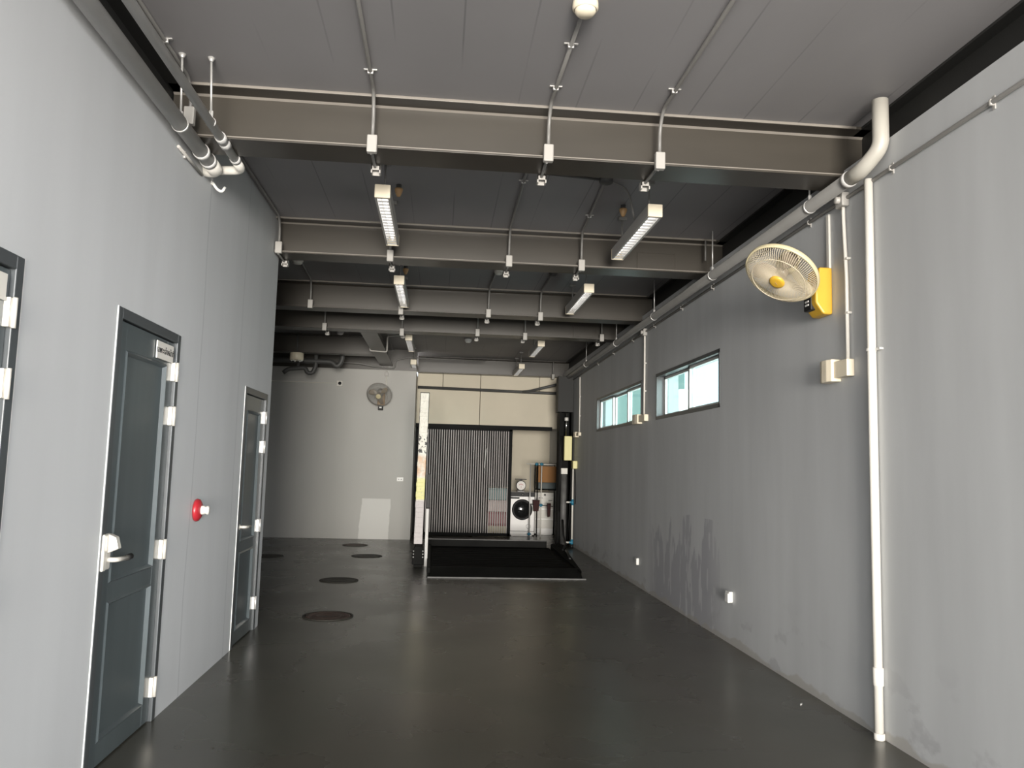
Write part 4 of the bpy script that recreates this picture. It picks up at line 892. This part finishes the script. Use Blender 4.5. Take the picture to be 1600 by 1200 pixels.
# metal rack with cardboard box
t = thing('metal_rack', 'tall metal rack with black rails standing before the far machine', 'rack', (2.1, 15.6, 0))
for x, y, M in ((1.955, 15.56, M_BLKSTEEL), (2.375-0.02, 15.56, M_BLKSTEEL), (1.955, 16.0-0.02, M_BLKSTEEL), (2.355, 15.98, M_BLKSTEEL)):
    bm = B(); tube(bm, [(x, y, 0), (x, y, 1.44)], 0.012, 10); mesh('upright', bm, M, t)
for z in (0.92, 1.43):
    bm = B()
    for yy in (15.56, 15.98): tube(bm, [(1.945, yy, z), (2.37, yy, z)], 0.011, 10)
    for xx in (1.955, 2.355): tube(bm, [(xx, 15.56, z), (xx, 15.98, z)], 0.010, 10)
    for q in range(5): tube(bm, [(1.99+q*0.08, 15.56, z), (1.99+q*0.08, 15.98, z)], 0.006, 6)
    mesh('shelf', bm, M_BLKSTEEL, t)
t = thing('cardboard_box', 'brown cardboard box on the metal rack in the laundry corner', 'box', (2.13, 15.8, 1.06))
bm = B(); box(bm, (1.975, 15.60, 1.063), (2.335, 15.95, 1.375), 0.004); mesh('carton', bm, M_BROWN, t)
bm = B(); box(bm, (1.973, 15.598, 1.30), (2.337, 15.952, 1.38), 0.002); mesh('lid_flap', bm, M_BROWN, t)
t = thing('storage_tray', 'dark teal tray under the brown cardboard box on the metal rack', 'tray', (2.13, 15.8, 0.93))
bm = B(); box(bm, (1.975, 15.585, 0.933), (2.34, 15.965, 1.060), 0.006); mesh('tray_body', bm, M_TEAL, t)
bm = B(); box(bm, (1.97, 15.575, 1.035), (2.348, 15.972, 1.061), 0.004); mesh('tray_rim', bm, M_TEAL, t)
# white clothes frame with blue joints
t = thing('clothes_frame', 'thin white pipe clothes frame with blue joints before the metal rack', 'clothes rack', (2.0, 15.45, 0))
CY = 15.46
for x in (1.80, 2.02):
    bm = B(); tube(bm, [(x, CY, 0), (x, CY, 1.43)], 0.012, 10); mesh('upright', bm, M_CREAMW if x > 1.9 else M_ZINC, t)
bm = B(); tube(bm, [(1.72, CY, 1.42), (2.33, CY, 1.42)], 0.012, 10); mesh('top_bar', bm, M_CREAMW, t)
bm = B(); tube(bm, [(1.78, CY, 0.64), (2.26, CY, 0.60)], 0.008, 10); mesh('lower_bar', bm, M_BLACK, t)
for x, z in ((2.02, 1.42), (2.02, 0.62), (1.80, 0.06), (1.92, 1.42)):
    bm = B(); tube(bm, [(x, CY, z-0.03), (x, CY, z+0.03)], 0.017, 10); tube(bm, [(x-0.035, CY, z), (x+0.035, CY, z)], 0.017, 10); mesh('joint', bm, M_BLUE, t, 'blue joint')
def garment(label, x, z0, z1, wd, seed):
    rnd = random.Random(seed); bm = B(); n = 7; rows = []
    for i in range(6):
        z = z1-(z1-z0)*i/5; rows.append([(x-wd/2*(1-0.06*i)+wd*(1-0.06*i)*j/n, CY-0.022+0.012*math.sin(j*2.1+seed)+rnd.uniform(-.004, .004), z+rnd.uniform(-.01, .01)*(i == 5)) for j in range(n+1)])
    fr = [[bm.verts.new(p) for p in r] for r in rows]; bk = [[bm.verts.new((p[0], p[1]+0.036, p[2])) for p in r] for r in rows]
    for i in range(5):
        for j in range(n):
            bm.faces.new((fr[i][j], fr[i+1][j], fr[i+1][j+1], fr[i][j+1])).smooth = True
            bm.faces.new((bk[i][j], bk[i][j+1], bk[i+1][j+1], bk[i+1][j])).smooth = True
    for j in range(n):
        bm.faces.new((fr[0][j], fr[0][j+1], bk[0][j+1], bk[0][j])); bm.faces.new((fr[5][j+1], fr[5][j], bk[5][j], bk[5][j+1]))
    for i in range(5):
        bm.faces.new((fr[i][0], bk[i][0], bk[i+1][0], fr[i+1][0])); bm.faces.new((fr[i+1][n], bk[i+1][n], bk[i][n], fr[i][n]))
    tag(mesh('hanging_cloth', bm, M_CLOTH, None), label, 'cloth', 'dark cloths on the clothes frame')
garment('dark maroon cloth bunched on the lower bar at the left of the clothes frame', 1.925, 0.50, 0.72, 0.14, 1)
garment('narrow dark maroon cloth hanging low at the right of the clothes frame', 2.18, 0.40, 0.66, 0.07, 2)
def bin_(label, z0, z1, M, Ml):
    t = thing('storage_bin', label, 'storage bin', (1.21, 15.8, z0), 'stacked storage bins behind the slats')
    bm = B(); box(bm, (1.0, WY, z0), (1.415, WY+0.35, z1-0.03), 0.012); mesh('bin_body', bm, M, t)
    bm = B(); box(bm, (0.985, WY-0.012, z1-0.034), (1.43, WY+0.362, z1-0.001), 0.008); mesh('bin_lid', bm, Ml, t)
bin_('cream storage bin at the bottom of the stack behind the slats', 0.001, 0.22, M_YCREAM, M_REDBIN)
bin_('dark red storage bin second from the bottom behind the slats', 0.221, 0.46, M_REDBIN, M_REDBIN)
bin_('pale pink storage bin below the teal one behind the slats', 0.461, 0.69, M_PINK, M_PINK)
bin_('teal storage bin at the top of the stack behind the slats', 0.691, 0.93, M_TEALB, M_TEALB)

# ------------------------------------------------------------------ neighbour seen through the windows
t = thing('neighbour_house', 'pale house wall outside seen through the clerestory windows', 'building', (9, 17, 0))
bm = B(); box(bm, (3.5, 22.4, 0), (7.1, 52, 7.6), 0.02); mesh('house_wall', bm, M_HOUSE, t)
bm = B(); box(bm, (3.3, 22.1, 7.6), (7.3, 52.3, 7.85), 0.02); mesh('eaves', bm, M_PIPE, t)
bm = B(); box(bm, (6.6, 21.3, 0), (7.05, 22.38, 3.62), 0.02); mesh('white_annex', bm, M_WHITEPAINT, t, 'low white annex wall')
t = thing('paper_scrap', 'tiny white scrap lying on the floor by the right wall', 'litter', (2.22, 4.72, 0))
bm = B(); prism(bm, [(2.205, 4.70), (2.222, 4.712), (2.235, 4.735), (2.218, 4.728)], 'z', 0.0, 0.004); mesh('scrap', bm, M_WHITE, t)
